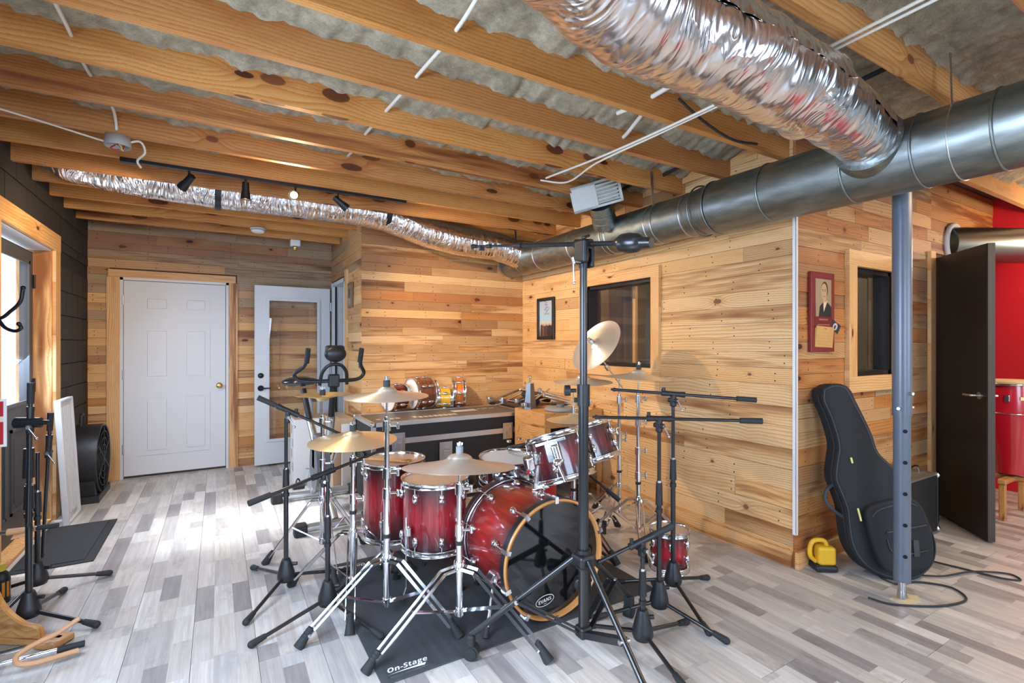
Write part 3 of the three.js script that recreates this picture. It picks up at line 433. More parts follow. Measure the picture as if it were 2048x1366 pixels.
// steel post
{
  const p = thing('steel_post', 'blue grey telescopic steel post with a row of holes', 'post', [3.136, 0, -1.208]);
  part('upper_tube', rod([0, 0.98, 0], [0, 2.3, 0], 0.0435, 0.0435, 32), M.greyTube, p); part('lower_tube', rod([0, 0.1, 0], [0, 1.1, 0], 0.0385, 0.0385, 32), M.greyTube, p);
  for (let i = 0; i < 5; i++) for (const a of [0.35, 0.35 + Math.PI / 2]) { const y = 0.9 - i * 0.165 - (a > 1 ? 0.085 : 0), dx = Math.sin(a - 1.2), dz = Math.cos(a - 1.2); part('hole', rod([dx * 0.037, y, dz * 0.037], [dx * 0.0392, y, dz * 0.0392], 0.0105, 0.0105, 16), std([0.004, 0.004, 0.004], 0.9), p); }
  for (const [dx, dy, dz] of [[-0.05, 1.02, 0.006], [0.05, 1.02, 0.02], [-0.02, 1.1, 0.047]]) part('bolt', rod([dx * 0.8, dy, dz * 0.8], [dx * 1.25, dy, dz * 1.25], 0.009, 0.009, 6), M.steel, p);
  part('screw_jack', [rod([0, 0, 0], [0, 0.1, 0], 0.018), rod([0, 0.012, 0], [0, 0.05, 0], 0.024, 0.02, 6)], M.steel, p); part('floor_plate', [box(0.1, 0.004, 0.09, 0, 0.002, 0.01), box(0.07, 0.005, 0.05, 0.06, 0.0025, 0.03, [0, 0.6, 0])], std([0.55, 0.45, 0.28], 0.7), p);
}
// pictures
{
  const f = thing('picture_frame', 'black framed poster of a group under a blue sky', 'picture', [XW - 0.021, 1.63, -4.345], -Math.PI / 2);
  part('frame', [rbox(0.3, 0.035, 0.025, 0, 0.205, 0.012, 0.006), rbox(0.3, 0.035, 0.025, 0, -0.205, 0.012, 0.006), rbox(0.035, 0.445, 0.025, 0.14, 0, 0.012, 0.006), rbox(0.035, 0.445, 0.025, -0.14, 0, 0.012, 0.006)], M.black, f);
  part('print', box(0.26, 0.39, 0.006, 0, 0, 0.006), std('#ffffff', 0.35, 0, { map: canvasMap(256, 384, (g, w, h) => {
    const s = g.createLinearGradient(0, 0, 0, h); s.addColorStop(0, '#a9b4c6'); s.addColorStop(0.55, '#9fc0d6'); s.addColorStop(0.62, '#d0c0ac'); s.addColorStop(1, '#7a6458'); g.fillStyle = s; g.fillRect(0, 0, w, h);
    g.strokeStyle = '#3c4048'; g.lineWidth = 5; for (let i = 0; i < 9; i++) { g.beginPath(); g.moveTo(90 + (i * 37) % 50, 12 + i * 12); g.lineTo(130 + (i * 23) % 40, 10 + i * 13); g.stroke(); } g.beginPath(); g.moveTo(130, 130); g.lineTo(190, 80); g.stroke(); g.lineWidth = 3; for (let i = 0; i < 5; i++) { g.beginPath(); g.moveTo(96 + i * 18, 150); g.lineTo(104 + i * 18, 132 + (i * 5) % 9); g.lineTo(110 + i * 18, 150); g.stroke(); }
    for (let i = 0; i < 7; i++) { const x = 32 + i * 29, y = 235 + (i * 7) % 16; g.fillStyle = ['#2b2326', '#6a4a48', '#3a3034', '#4c3a36', '#2a2a30', '#241f22', '#33302f'][i]; g.fillRect(x, y + 20, 28, 120); g.fillStyle = '#a8806a'; g.beginPath(); g.arc(x + 14, y + 10, 9, 0, 7); g.fill(); } }) }), f);
  const c = thing('wall_calendar', 'tall red framed portrait print with a yellowed calendar pad', 'calendar', [3.275, 1.56, ZD + 0.021]);
  part('backing_board', rbox(0.27, 0.5, 0.02, 0, 0, 0.01, 0.003), std([0.2, 0.012, 0.012], 0.3), c);
  part('portrait_print', box(0.18, 0.235, 0.003, 0, 0.09, 0.0215), std('#ffffff', 0.5, 0, { map: canvasMap(200, 260, (g, w, h) => { g.fillStyle = '#a08a68'; g.fillRect(0, 0, w, h); g.fillStyle = '#1e1b18'; g.beginPath(); g.moveTo(35, 260); g.lineTo(50, 190); g.lineTo(95, 160); g.lineTo(150, 160); g.lineTo(200, 190); g.lineTo(200, 260); g.fill(); g.fillStyle = '#d8c8a4'; g.beginPath(); g.moveTo(95, 158); g.lineTo(150, 150); g.lineTo(100, 230); g.fill(); g.fillStyle = '#4a3524'; g.beginPath(); g.ellipse(112, 72, 44, 56, 0.05, 0, 7); g.fill(); g.fillStyle = '#b99a70'; g.beginPath(); g.ellipse(104, 86, 38, 56, 0.05, 0, 7); g.fill(); g.fillRect(92, 120, 40, 40); g.fillStyle = '#3a2c20'; g.fillRect(78, 72, 18, 4); g.fillRect(108, 72, 20, 4); g.fillRect(82, 80, 10, 5); g.fillRect(112, 80, 10, 5); g.fillRect(92, 118, 24, 3); }) }), c);
  part('caption_print', box(0.2, 0.06, 0.002, 0, -0.06, 0.021), std('#ffffff', 0.5, 0, { map: canvasMap(256, 80, (g, w, h) => { g.fillStyle = '#6e1512'; g.fillRect(0, 0, w, h); g.fillStyle = '#d8a08c'; g.strokeStyle = '#d8a08c'; g.lineWidth = 3; g.beginPath(); g.moveTo(58, 26); for (let i = 1; i < 22; i++) g.lineTo(58 + i * 6.5, 22 + 7 * Math.sin(i * 2.1)); g.stroke(); g.fillStyle = '#c98a78'; for (let i = 0; i < 14; i++) g.fillRect(40 + i * 13, 62, 9, 6); }) }), c);
  part('calendar_pad', [box(0.2, 0.13, 0.006, 0.005, -0.155, 0.025, [0.06, 0, -0.04]), box(0.2, 0.12, 0.004, 0.004, -0.16, 0.022, [0.02, 0, -0.02])], std('#ffffff', 0.8, 0, { map: canvasMap(256, 170, (g, w, h) => { g.fillStyle = '#c79a5c'; g.fillRect(0, 0, w, h); g.fillStyle = '#8a6436'; for (let i = 0; i < 3; i++) g.fillRect(110 + i * 13, 14, 9, 10 + (i * 5) % 4); for (let r = 0; r < 5; r++) for (let q = 0; q < 7; q++) { g.font = '15px serif'; const n = r * 7 + q - 1; if (n > 0 && n < 32) g.fillText(String(n), 24 + q * 31, 56 + r * 24); } }) }), c);
  part('snapshot', box(0.08, 0.06, 0.003, 0.13, -0.09, 0.026, [0, -0.2, -0.5]), std('#ffffff', 0.4, 0, { map: canvasMap(80, 60, (g) => { g.fillStyle = '#1d2330'; g.fillRect(0, 0, 80, 60); g.fillStyle = '#c8b8b8'; g.beginPath(); g.ellipse(38, 30, 20, 24, 0, 0, 7); g.fill(); g.fillStyle = '#20242e'; g.fillRect(30, 22, 14, 24); }) }), c);
  const s = thing('picture_frame', 'small wooden framed picture beside the white doorway', 'picture', [XJ - 0.021, 1.86, -5.22], -Math.PI / 2);
  part('frame', rbox(0.18, 0.26, 0.02, 0, 0, 0.01, 0.004), std([0.22, 0.1, 0.04], 0.4), s); part('print', box(0.13, 0.21, 0.004, 0, 0, 0.0205), std('#ffffff', 0.4, 0, { map: canvasMap(64, 100, (g) => { g.fillStyle = '#8d7a60'; g.fillRect(0, 0, 64, 100); g.fillStyle = '#3a3430'; g.fillRect(14, 18, 36, 46); g.fillStyle = '#b09a7c'; g.fillRect(10, 72, 44, 5); g.fillRect(16, 84, 32, 4); }) }), s);
}
// ---------- drums ----------
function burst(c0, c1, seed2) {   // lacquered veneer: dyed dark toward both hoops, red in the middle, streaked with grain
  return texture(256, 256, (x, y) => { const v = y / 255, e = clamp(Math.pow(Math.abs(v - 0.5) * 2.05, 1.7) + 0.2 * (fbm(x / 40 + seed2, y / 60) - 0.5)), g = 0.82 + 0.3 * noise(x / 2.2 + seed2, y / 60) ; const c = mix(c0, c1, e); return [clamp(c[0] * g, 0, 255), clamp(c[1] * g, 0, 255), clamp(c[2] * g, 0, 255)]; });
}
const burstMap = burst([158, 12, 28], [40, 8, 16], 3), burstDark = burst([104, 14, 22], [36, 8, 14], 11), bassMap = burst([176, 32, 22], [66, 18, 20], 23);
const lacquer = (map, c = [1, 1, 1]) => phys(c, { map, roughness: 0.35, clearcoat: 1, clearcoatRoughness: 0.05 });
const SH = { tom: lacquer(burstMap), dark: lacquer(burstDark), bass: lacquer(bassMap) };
const woodShell = (c) => phys(c, { map: beamMap, roughness: 0.35, clearcoat: 0.7, clearcoatRoughness: 0.15 });
// drum parts built upright round the local y axis, from y = 0 up to y = h
function drum(o, R, h, { shell, head = M.tanHead, bottom = M.coated, lugs = 8, badge = false, hoop = 0.02, lugA = 0 } = {}) {
  part('shell', new THREE.CylinderGeometry(R, R, h, 56, 1, true).translate(0, h / 2, 0), shell, o);
  for (const [y, s, m, nm] of [[h, 1, head, 'batter_head'], [0, -1, bottom, 'bottom_head']]) {
    part(nm, lathe([[0, y + s * 0.004], [R * 0.97, y + s * 0.004], [R + 0.004, y], [R + 0.004, y - s * 0.004], [0, y - s * 0.004]], 56), m, o);
    part('hoop', lathe([[R + 0.005, y - s * 0.016], [R + 0.013, y - s * 0.016], [R + 0.013, y - s * 0.01], [R + 0.008, y - s * 0.008], [R + 0.008, y + s * hoop * 0.6], [R + 0.014, y + s * hoop * 0.7], [R + 0.013, y + s * hoop * 0.85], [R + 0.004, y + s * hoop * 0.7], [R + 0.004, y - s * 0.016]], 56), M.chrome, o);
  }
  for (let i = 0; i < lugs; i++) for (const y of h > 0.16 ? [h - 0.065, 0.065] : [h / 2]) {
    const a = lugA + i / lugs * Math.PI * 2, c = Math.cos(a), s = Math.sin(a), top = y >= h / 2, e = top ? h - 0.01 : 0.01;
    const l = part('lug', [ball(0.019, 0, 0, 0, 0.75, 1.5, 0.85).rotateY(-a).translate(c * (R + 0.008), y, s * (R + 0.008))], M.chrome, o);
    part('tension_rod', [rod([c * (R + 0.011), y, s * (R + 0.011)], [c * (R + 0.011), e, s * (R + 0.011)], 0.0035, 0.0035, 8), ...(h <= 0.16 ? [rod([c * (R + 0.011), y, s * (R + 0.011)], [c * (R + 0.011), 0.01, s * (R + 0.011)], 0.0035, 0.0035, 8)] : [])], M.chrome, l);
  }
  if (badge !== false) part('badge', [rbox(0.042, 0.05, 0.004, 0, 0, 0, 0.004), ball(0.007, 0, 0, 0.003)].map((g) => g.rotateY(badge).translate(Math.sin(badge) * (R + 0.002), h * 0.52, Math.cos(badge) * (R + 0.002))), std([0.09, 0.08, 0.07], 0.3, 0.8), o, 'square metal badge');
  return o;
}
// bass drum lying along z
{
  const b = thing('bass_drum', 'cherry burst bass drum with black front head and maple hoops', 'drum', [1.43, 0.3, -2.015]);
  const R = 0.275, L = 0.44;
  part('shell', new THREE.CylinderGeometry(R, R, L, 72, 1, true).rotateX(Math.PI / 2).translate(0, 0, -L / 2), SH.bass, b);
  const hoopProf = [[R + 0.004, -0.022], [R + 0.016, -0.022], [R + 0.018, -0.018], [R + 0.018, 0.018], [R + 0.016, 0.022], [R + 0.004, 0.022], [R + 0.004, -0.022]];
  part('front_hoop', lathe(hoopProf, 72).rotateX(Math.PI / 2).translate(0, 0, 0.012), phys([0.7, 0.38, 0.15], { roughness: 0.3, clearcoat: 0.6, map: trimMap }), b, 'orange maple hoop');
  part('hoop_inlay', lathe([[R + 0.0185, -0.019], [R + 0.0195, -0.019], [R + 0.0195, 0.014], [R + 0.0185, 0.014]], 72).rotateX(Math.PI / 2).translate(0, 0, 0.008), M.black, b);
  part('rear_hoop', lathe(hoopProf, 72).rotateX(Math.PI / 2).translate(0, 0, -L - 0.012), std([0.05, 0.02, 0.02], 0.3), b);
  part('hoop_edge', ring(R + 0.006, 0.006, 0, 0, -0.018, 0, 72), M.chrome, b); part('hoop_edge', ring(R + 0.006, 0.006, 0, 0, -L + 0.018, 0, 72), M.chrome, b);
  const hd = part('front_head', lathe([[0.0, 0.0], [R + 0.002, 0.0], [R + 0.003, -0.012], [0, -0.01]], 72).rotateX(Math.PI / 2).translate(0, 0, 0.006), phys([0.006, 0.006, 0.007], { roughness: 0.07, clearcoat: 0.6, clearcoatRoughness: 0.05 }), b, 'glossy black head with a white oval logo');
  part('rear_head', lathe([[0, 0], [R, 0], [R, 0.004], [0, 0.004]], 56).rotateX(Math.PI / 2).translate(0, 0, -L - 0.01), M.coated, b);
  const logo = canvasMap(512, 256, (g, w, h) => { g.fillStyle = '#000'; g.fillRect(0, 0, w, h); g.strokeStyle = '#eee'; g.lineWidth = 15; g.beginPath(); g.ellipse(256, 128, 236, 112, 0, 0, 7); g.stroke(); g.lineWidth = 0; g.fillStyle = '#eee'; g.font = 'bold 112px sans-serif'; g.textAlign = 'center'; g.fillText('EVANS', 256, 165, 400); g.fillRect(214, 192, 84, 9); });
  part('logo', new THREE.CircleGeometry(0.5, 40).scale(0.115, 0.056, 1).rotateZ(0.13).translate(-0.05, -0.2, 0.0075), std('#ffffff', 0.4, 0, { map: logo }), hd);
  for (let i = 0; i < 10; i++) {
    const a = (i + 0.5) / 10 * Math.PI * 2, c = Math.cos(a), s = Math.sin(a);
    for (const f of [0, 1]) {
      const z0 = f ? -L + 0.1 : -0.1, z1 = f ? -L - 0.03 : 0.03, l = part('lug', [ball(0.02, c * (R + 0.01), s * (R + 0.01), z0, 0.9, 0.9, 1.3)], M.chrome, b);
      part('tension_rod', rod([c * (R + 0.018), s * (R + 0.018), z0], [c * (R + 0.026), s * (R + 0.026), z1], 0.004), M.chrome, l);
      part('claw', [box(0.01, 0.02, 0.044, 0, 0, 0).rotateZ(a).translate(c * (R + 0.026), s * (R + 0.026), z1 + (f ? 0.012 : -0.012)), box(0.026, 0.02, 0.006).rotateZ(a).translate(c * (R + 0.014), s * (R + 0.014), z1 + (f ? -0.008 : 0.008))], M.chrome, l);
    }
  }
  for (const s of [-1, 1]) {
    const p0 = V(s * 0.262, -0.1, -0.12), p1 = V(s * 0.375, -0.292, 0.0), sp = part('spur', [rod(p0, p1, 0.0095), rbox(0.05, 0.06, 0.06, s * 0.268, -0.09, -0.12, 0.01, [0, 0, s * 0.4]), rod([s * 0.29, -0.1, -0.16], [s * 0.29, -0.1, -0.08], 0.012)], M.chrome, b);
    part('rubber_foot', rod(p1, p1.clone().lerp(p0, 0.18), 0.014, 0.011), M.rubber, sp);
  }
  part('mount_plate', [rbox(0.11, 0.014, 0.075, 0.07, R + 0.004, -0.24, 0.005), rod([0.07, R, -0.24], [0.07, R + 0.16, -0.24], 0.017), rod([0.03, R + 0.13, -0.24], [0.12, R + 0.15, -0.24], 0.02), rbox(0.06, 0.07, 0.05, 0.07, R + 0.16, -0.24, 0.012), rbox(0.05, 0.08, 0.05, 0.015, R + 0.14, -0.235, 0.012, [0, 0, 0.25]), rbox(0.05, 0.08, 0.05, 0.125, R + 0.15, -0.235, 0.012, [0, 0, -0.3])], M.chrome, b);
  part('wing_screw', rbox(0.024, 0.018, 0.012, -0.01, R + 0.1, -0.21, 0.005, [0, 0, 0.6]), M.red, b, 'red plastic key tip');
  part('air_vent', lathe([[0, 0], [0.014, 0], [0.012, 0.003], [0, 0.003]]).rotateZ(0.2).translate(-0.055, R - 0.005, -0.3), M.brass, b);
  const k = thing('drum_microphone', 'black stubby microphone sticking out before the bass drum head', 'microphone', [1.53, 0.2, -1.92], 0.5);
  part('capsule', [lathe([[0, 0], [0.028, 0.002], [0.033, 0.012], [0.033, 0.05], [0.026, 0.06], [0, 0.062]], 24).rotateZ(Math.PI / 2).rotateY(0.4), rod([-0.03, 0, 0.01], [0.05, -0.01, 0.03], 0.014)], M.plastic, k);
  part('clip', [rod([0.01, 0, 0.02], [0.04, 0.05, 0.02], 0.012), rod([0.04, -0.04, 0.03], [0.045, -0.2, 0.03], 0.01), rod([0.03, 0.0, 0.03], [0.04, -0.06, 0.03], 0.012)], M.black, k);
}
// rack toms, tilted toward the player
function tilted(o, axis, ang) { o.quaternion.setFromAxisAngle(vec(axis).normalize(), ang); return o; }
{
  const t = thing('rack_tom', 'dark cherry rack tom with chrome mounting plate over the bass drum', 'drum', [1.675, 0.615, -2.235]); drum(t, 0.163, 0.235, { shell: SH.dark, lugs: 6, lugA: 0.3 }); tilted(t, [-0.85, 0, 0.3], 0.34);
  part('mounting_plate', [rbox(0.075, 0.1, 0.012, 0, 0.15, 0.002, 0.005), rbox(0.04, 0.12, 0.035, 0.012, 0.13, 0.014, 0.016), ball(0.024, 0.012, 0.09, 0.03), rod([0.012, 0.09, 0.035], [0.03, -0.01, 0.06], 0.0085), rod([-0.02, 0.06, 0.012], [0.045, 0.1, 0.02], 0.008), rbox(0.17, 0.018, 0.01, 0, 0.205, 0.004, 0.004)].map((g) => g.rotateY(-0.75).translate(Math.sin(-0.75) * 0.178, 0, Math.cos(-0.75) * 0.178)), M.chrome, t);
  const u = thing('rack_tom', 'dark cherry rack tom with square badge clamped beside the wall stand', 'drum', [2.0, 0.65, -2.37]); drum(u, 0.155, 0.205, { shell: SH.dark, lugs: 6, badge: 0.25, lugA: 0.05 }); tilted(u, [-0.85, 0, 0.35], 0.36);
  part('mounting_plate', [rbox(0.03, 0.09, 0.05, 0.18, 0.11, 0, 0.01), rod([0.18, 0.1, 0], [0.3, 0.12, -0.06], 0.0095), rbox(0.04, 0.05, 0.04, 0.29, 0.12, -0.055, 0.01)], M.chrome, u);
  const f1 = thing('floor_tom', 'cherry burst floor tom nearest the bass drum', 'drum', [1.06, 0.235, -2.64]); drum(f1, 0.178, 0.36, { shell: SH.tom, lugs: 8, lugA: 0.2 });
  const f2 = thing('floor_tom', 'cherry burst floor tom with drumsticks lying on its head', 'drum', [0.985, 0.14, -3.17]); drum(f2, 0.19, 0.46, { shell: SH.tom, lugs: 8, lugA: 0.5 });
  for (const [f, h, y0, as] of [[f1, 0.36, 0.235, [2.75, 0.65, 4.8]], [f2, 0.46, 0.14, [2.2, 0.2, 4.3]]]) for (const a of as) {
    const R = h > 0.4 ? 0.19 : 0.178, x = Math.cos(a) * (R + 0.035), z = Math.sin(a) * (R + 0.035), l = part('leg', [rod([x, 0.2, z], [x, -y0 + 0.06, z], 0.006), rod([x, -y0 + 0.065, z], [x * 1.12, -y0 + 0.01, z * 1.12], 0.006), rbox(0.03, 0.05, 0.035, x * 0.95, 0.12, z * 0.95, 0.008)], M.chrome, f);
    part('rubber_foot', rod([x * 1.1, -y0 + 0.03, z * 1.1], [x * 1.13, -y0, z * 1.13], 0.011, 0.014), M.rubber, l);
  }
  for (const [i, l] of [[0, 'wooden drumstick lying across the floor tom head'], [1, 'second wooden drumstick beside the first on the floor tom head']]) {
    const s = thing('drumstick', l, 'drumstick', [0.95 + i * 0.018, 0.615, -3.12 - i * 0.015], 2.35 + i * 0.09); s.userData.group = 'drumsticks on the floor tom';
    part('shaft', rod([-0.13, 0, 0], [0.16, 0, 0], 0.0075, 0.0072), M.trim, s); part('tip', [rod([0.16, 0, 0], [0.235, 0, 0], 0.0072, 0.0035), ball(0.0055, 0.24, 0, 0, 1.4, 1, 1)], M.trim, s);
  }
  const sn = thing('snare_drum', 'snare drum with white coated head on a stand behind the bass drum', 'drum', [1.56, 0.52, -2.66]); drum(sn, 0.178, 0.13, { shell: M.chrome, head: M.coated, lugs: 10 }); tilted(sn, [1, 0, 0.3], 0.05);
  const ss = thing('snare_stand', 'chrome basket stand under the snare drum', 'stand', [1.56, 0, -2.66]); part('pole', rod([0, 0.1, 0], [0, 0.44, 0], 0.012), M.chrome, ss);
  for (let i = 0; i < 3; i++) { const a = i * 2.094 + 0.3, c = Math.cos(a), s = Math.sin(a); part('leg', [rod([0, 0.22, 0], [c * 0.24, 0.012, s * 0.24], 0.008)], M.chrome, ss); part('basket_arm', [rod([0, 0.42, 0], [c * 0.17, 0.47, s * 0.17], 0.007), rod([c * 0.17, 0.47, s * 0.17], [c * 0.197, 0.52, s * 0.197], 0.007)], M.chrome, ss); }
  const th = thing('drum_throne', 'round black padded drum throne between the snare and floor toms', 'stool', [1.36, 0, -3.1]);
  part('seat', lathe([[0, 0.4], [0.15, 0.4], [0.17, 0.43], [0.165, 0.48], [0.13, 0.5], [0, 0.505]], 36), M.plastic, th); part('pole', rod([0, 0.1, 0], [0, 0.41, 0], 0.016), M.chrome, th);
  for (let i = 0; i < 3; i++) { const a = i * 2.094, c = Math.cos(a), s = Math.sin(a); part('leg', rod([0, 0.25, 0], [c * 0.25, 0.012, s * 0.25], 0.01), M.chrome, th); }
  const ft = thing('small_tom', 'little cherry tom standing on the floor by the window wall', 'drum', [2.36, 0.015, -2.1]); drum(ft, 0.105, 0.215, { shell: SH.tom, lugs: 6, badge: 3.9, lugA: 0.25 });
  const bk = thing('bucket', 'red plastic bucket behind the bass drum under the toms', 'bucket', [1.87, 0, -2.82]); part('body', lathe([[0, 0.45], [0.1, 0.45], [0.135, 0.72], [0.14, 0.72], [0.12, 0.46], [0, 0.452]], 28).translate(0, -0.45, 0).scale(1, 1.9, 1), M.red, bk);
}
// ---------- cymbals and chrome stands ----------
function cymbal(name, label, R, pos, mat, { tilt = 0, axis = [1, 0, 0], topMat = M.felt, flip = false, china = false } = {}) {
  const c = thing(name, label, 'cymbal', pos), b = R * 0.22, h = R * 0.13, bell = R * 0.11, prof = [];
  prof.push([0.006, h + bell]); for (let i = 0; i <= 6; i++) { const a = i / 6; prof.push([b * Math.sin(a * 1.45) + 0.004, h + bell * Math.cos(a * 1.5)]); }
  for (let i = 1; i <= 8; i++) { const t = i / 8; prof.push([b + (R - b) * t, h * (1 - t) * (1 - 0.25 * t) + (china && t > 0.8 ? (t - 0.8) * 0.09 : 0)]); }
  const under = prof.slice().reverse().map(([x, y]) => [x, y - 0.0022]); let g = lathe([...prof, ...under], 72); if (flip) g.rotateX(Math.PI).translate(0, h + bell, 0);
  part('plate', g, mat, c); const y = h + bell;
  part('felt', lathe([[0, y - 0.004], [0.017, y - 0.002], [0.017, y + 0.03], [0, y + 0.03]], 18), topMat, c); part('wing_nut', [rod([0, y + 0.03, 0], [0, y + 0.052, 0], 0.006), box(0.03, 0.012, 0.006, 0, y + 0.042, 0), lathe([[0, y + 0.03], [0.013, y + 0.03], [0.013, y + 0.036], [0, y + 0.036]], 12)], M.chrome, c);
  if (tilt) tilted(c, axis, tilt); return c;
}
function cymbalStand(name, label, x, z, top, { R = 0.4, a0 = 0, hub = 0.36, low = 0.1, joints = [], flat = true, footed = true, mat = M.chrome } = {}) {
  const o = thing(name, label, 'stand', [x, 0, z]);
  part('lower_tube', rod([0, low - 0.04, 0], [0, Math.min(0.62, top * 0.62), 0], 0.016, 0.016, 20), mat, o); part('upper_tube', rod([0, Math.min(0.62, top * 0.62), 0], [0, top * 0.9, 0], 0.0122, 0.0122, 16), mat, o); part('cymbal_rod', rod([0, top * 0.9, 0], [0, top + 0.04, 0], 0.005), mat, o);
  for (const y of [Math.min(0.62, top * 0.62), top * 0.86, ...joints]) { const cl = part('clamp', [rod([0, y - 0.025, 0], [0, y + 0.025, 0], 0.021, 0.02, 16), rod([0, y, 0], [0.045, y, 0.02], 0.007)], mat, o); part('wing_bolt', rbox(0.012, 0.036, 0.02, 0.05, y, 0.022, 0.005), mat, cl); }
  part('memory_ring', rod([0, hub + 0.1, 0], [0, hub + 0.118, 0], 0.019), M.rubber, o);
  part('hub', rod([0, hub - 0.02, 0], [0, hub + 0.02, 0], 0.024), mat, o); part('brace_collar', rod([0, low - 0.035, 0], [0, low, 0], 0.022), mat, o);
  for (let i = 0; i < 3; i++) {
    const a = a0 + i * 2.0944, c = Math.cos(a), s = Math.sin(a), q = (r, y, w) => V(c * r - s * w, y, s * r + c * w), knee = R * 0.2, w0 = flat ? 0.021 : 0.01, gl = [];
    for (const w of [-w0, w0]) gl.push(bar(q(0.02, hub - 0.005, w), q(knee, hub - 0.01, w), 0.007, 0.012), bar(q(knee, hub - 0.01, w), q(R * 0.93, 0.05, w), 0.005, 0.014));
    gl.push(bar(q(R * 0.93, 0.05, -w0), q(R * 0.93, 0.05, w0), 0.012, 0.012)); const l = part('leg', gl, mat, o);
    part('brace', [bar(q(0.015, low - 0.015, -0.006), q(R * 0.55, (hub - 0.01) + (0.05 - hub + 0.01) * (0.55 - 0.2) / 0.73, -0.006), 0.006, 0.016)], mat, l);
    if (footed) part('rubber_foot', [aim(new THREE.CylinderGeometry(0.013, 0.025, 0.09, 14), q(R * 1.03, 0.004, 0), q(R * 0.9, 0.075, 0)), ...[0, 1, 2].map((k) => aim(new THREE.TorusGeometry(0.0165 - k * 0.0015, 0.0022, 5, 14).rotateX(Math.PI / 2), q(R * (0.965 - k * 0.02), 0.042 + k * 0.011, 0), q(R * (0.964 - k * 0.02), 0.0425 + k * 0.011, 0)))], M.rubber, l);
  }
  return o;
}
const ang = (dx, dz) => Math.atan2(dz, dx);
cymbalStand('cymbal_stand', 'chrome double braced stand left of the front crash stand, holding the high thin crash', 0.72, -2.43, 1.11, { R: 0.4, a0: ang(-0.4, 0.04), hub: 0.3, joints: [0.72] });
cymbal('crash_cymbal', 'thin pinkish bronze crash cymbal held high in front of the flight case', 0.205, [0.72, 1.1, -2.43], M.paleBronze, { tilt: 0.03, axis: [0.86, 0, 0.51] });
cymbalStand('cymbal_stand', 'chrome double braced stand before the bass drum with wide ribbed feet', 0.963, -2.1, 0.8, { R: 0.43, a0: ang(-0.427, 0.035), hub: 0.33, low: 0.14 });
cymbal('ride_cymbal', 'wide dull grey bronze ride cymbal over the floor toms with grey felt', 0.262, [0.963, 0.79, -2.1], M.oldBronze, { tilt: -0.12, axis: [0.86, 0, 0.51], topMat: M.greyFelt });
cymbalStand('cymbal_stand', 'chrome stand with a red memory ring beside the floor tom', 0.63, -2.75, 0.84, { R: 0.38, a0: ang(-0.26, -0.26), hub: 0.34, low: 0.1 });
cymbal('crash_cymbal', 'golden bronze crash cymbal low beside the flight case end', 0.232, [0.63, 0.835, -2.75], M.bronze, { tilt: 0.05, axis: [0.86, 0, 0.51] });
cymbalStand('cymbal_stand', 'slim chrome stand in front of the exercise bike', 0.557, -3.24, 1.02, { R: 0.34, a0: ang(-0.3, -0.166), hub: 0.4, low: 0.16 });
cymbal('splash_cymbal', 'small bright gold upturned cymbal below the bike handlebars', 0.165, [0.557, 1.005, -3.24], M.gold, { flip: true });
cymbalStand('cymbal_stand', 'tall chrome stand by the window wall holding the flat crash', 2.5, -2.5, 1.14, { R: 0.34, a0: ang(-0.1, -0.26), hub: 0.29, joints: [0.45, 0.82] });
cymbal('crash_cymbal', 'pale flat crash cymbal in front of the control room window', 0.245, [2.5, 1.125, -2.5], M.paleBronze, { tilt: 0.05, axis: [0.51, 0, -0.86] });
{
  const s = cymbalStand('cymbal_stand', 'tall chrome boom stand against the window wall holding the tilted china', 2.66, -2.86, 1.08, { R: 0.31, a0: 0.6, hub: 0.27, joints: [0.66] });
  part('boom_arm', [rod([0.02, 1.02, 0.02], [-0.2, 1.27, -0.0], 0.006), rbox(0.03, 0.05, 0.03, -0.12, 1.18, 0.0, 0.008, [0, 0, 0.7])], M.chrome, s);
  cymbal('china_cymbal', 'steeply tilted old bronze china cymbal before the control room window', 0.225, [2.44, 1.34, -2.86], M.oldBronze, { tilt: 0.975, axis: [0, 0, 1], china: true, topMat: M.steel });
}
cymbalStand('cymbal_stand', 'chrome stand behind the rack toms holding the dull splash', 2.28, -2.83, 1.09, { R: 0.28, a0: 0.2, hub: 0.28 });
cymbal('crash_cymbal', 'dull brown crash cymbal low under the control room window', 0.212, [2.28, 1.085, -2.83], M.oldBronze, { tilt: 0.05, axis: [0.86, 0, 0.51], topMat: M.steel });
{
  const h = cymbalStand('hi_hat_stand', 'chrome hi-hat stand behind the rack toms', 2.0, -2.58, 0.845, { R: 0.3, a0: 1.2, hub: 0.3 }); part('pull_rod', rod([0, 0.82, 0], [0, 1.07, 0], 0.003), M.chrome, h); part('clutch', [rod([0, 0.885, 0], [0, 0.95, 0], 0.009), rbox(0.03, 0.02, 0.014, 0.02, 0.93, 0, 0.005)], M.chrome, h);
  const c = thing('hi_hat_cymbals', 'closed pair of bronze hi-hat cymbals above the rack toms', 'cymbal', [2.0, 0.862, -2.58]);
  const p = [[0.006, 0.045], [0.03, 0.04], [0.042, 0.026], [0.1, 0.017], [0.178, 0]]; part('top_cymbal', lathe([...p, ...p.slice().reverse().map(([x, y]) => [x, y - 0.002])], 60), M.bronze, c); part('bottom_cymbal', lathe([...p.map(([x, y]) => [x, -y - 0.004]), ...p.slice().reverse().map(([x, y]) => [x, -y - 0.006])], 60), M.bronze, c);
}
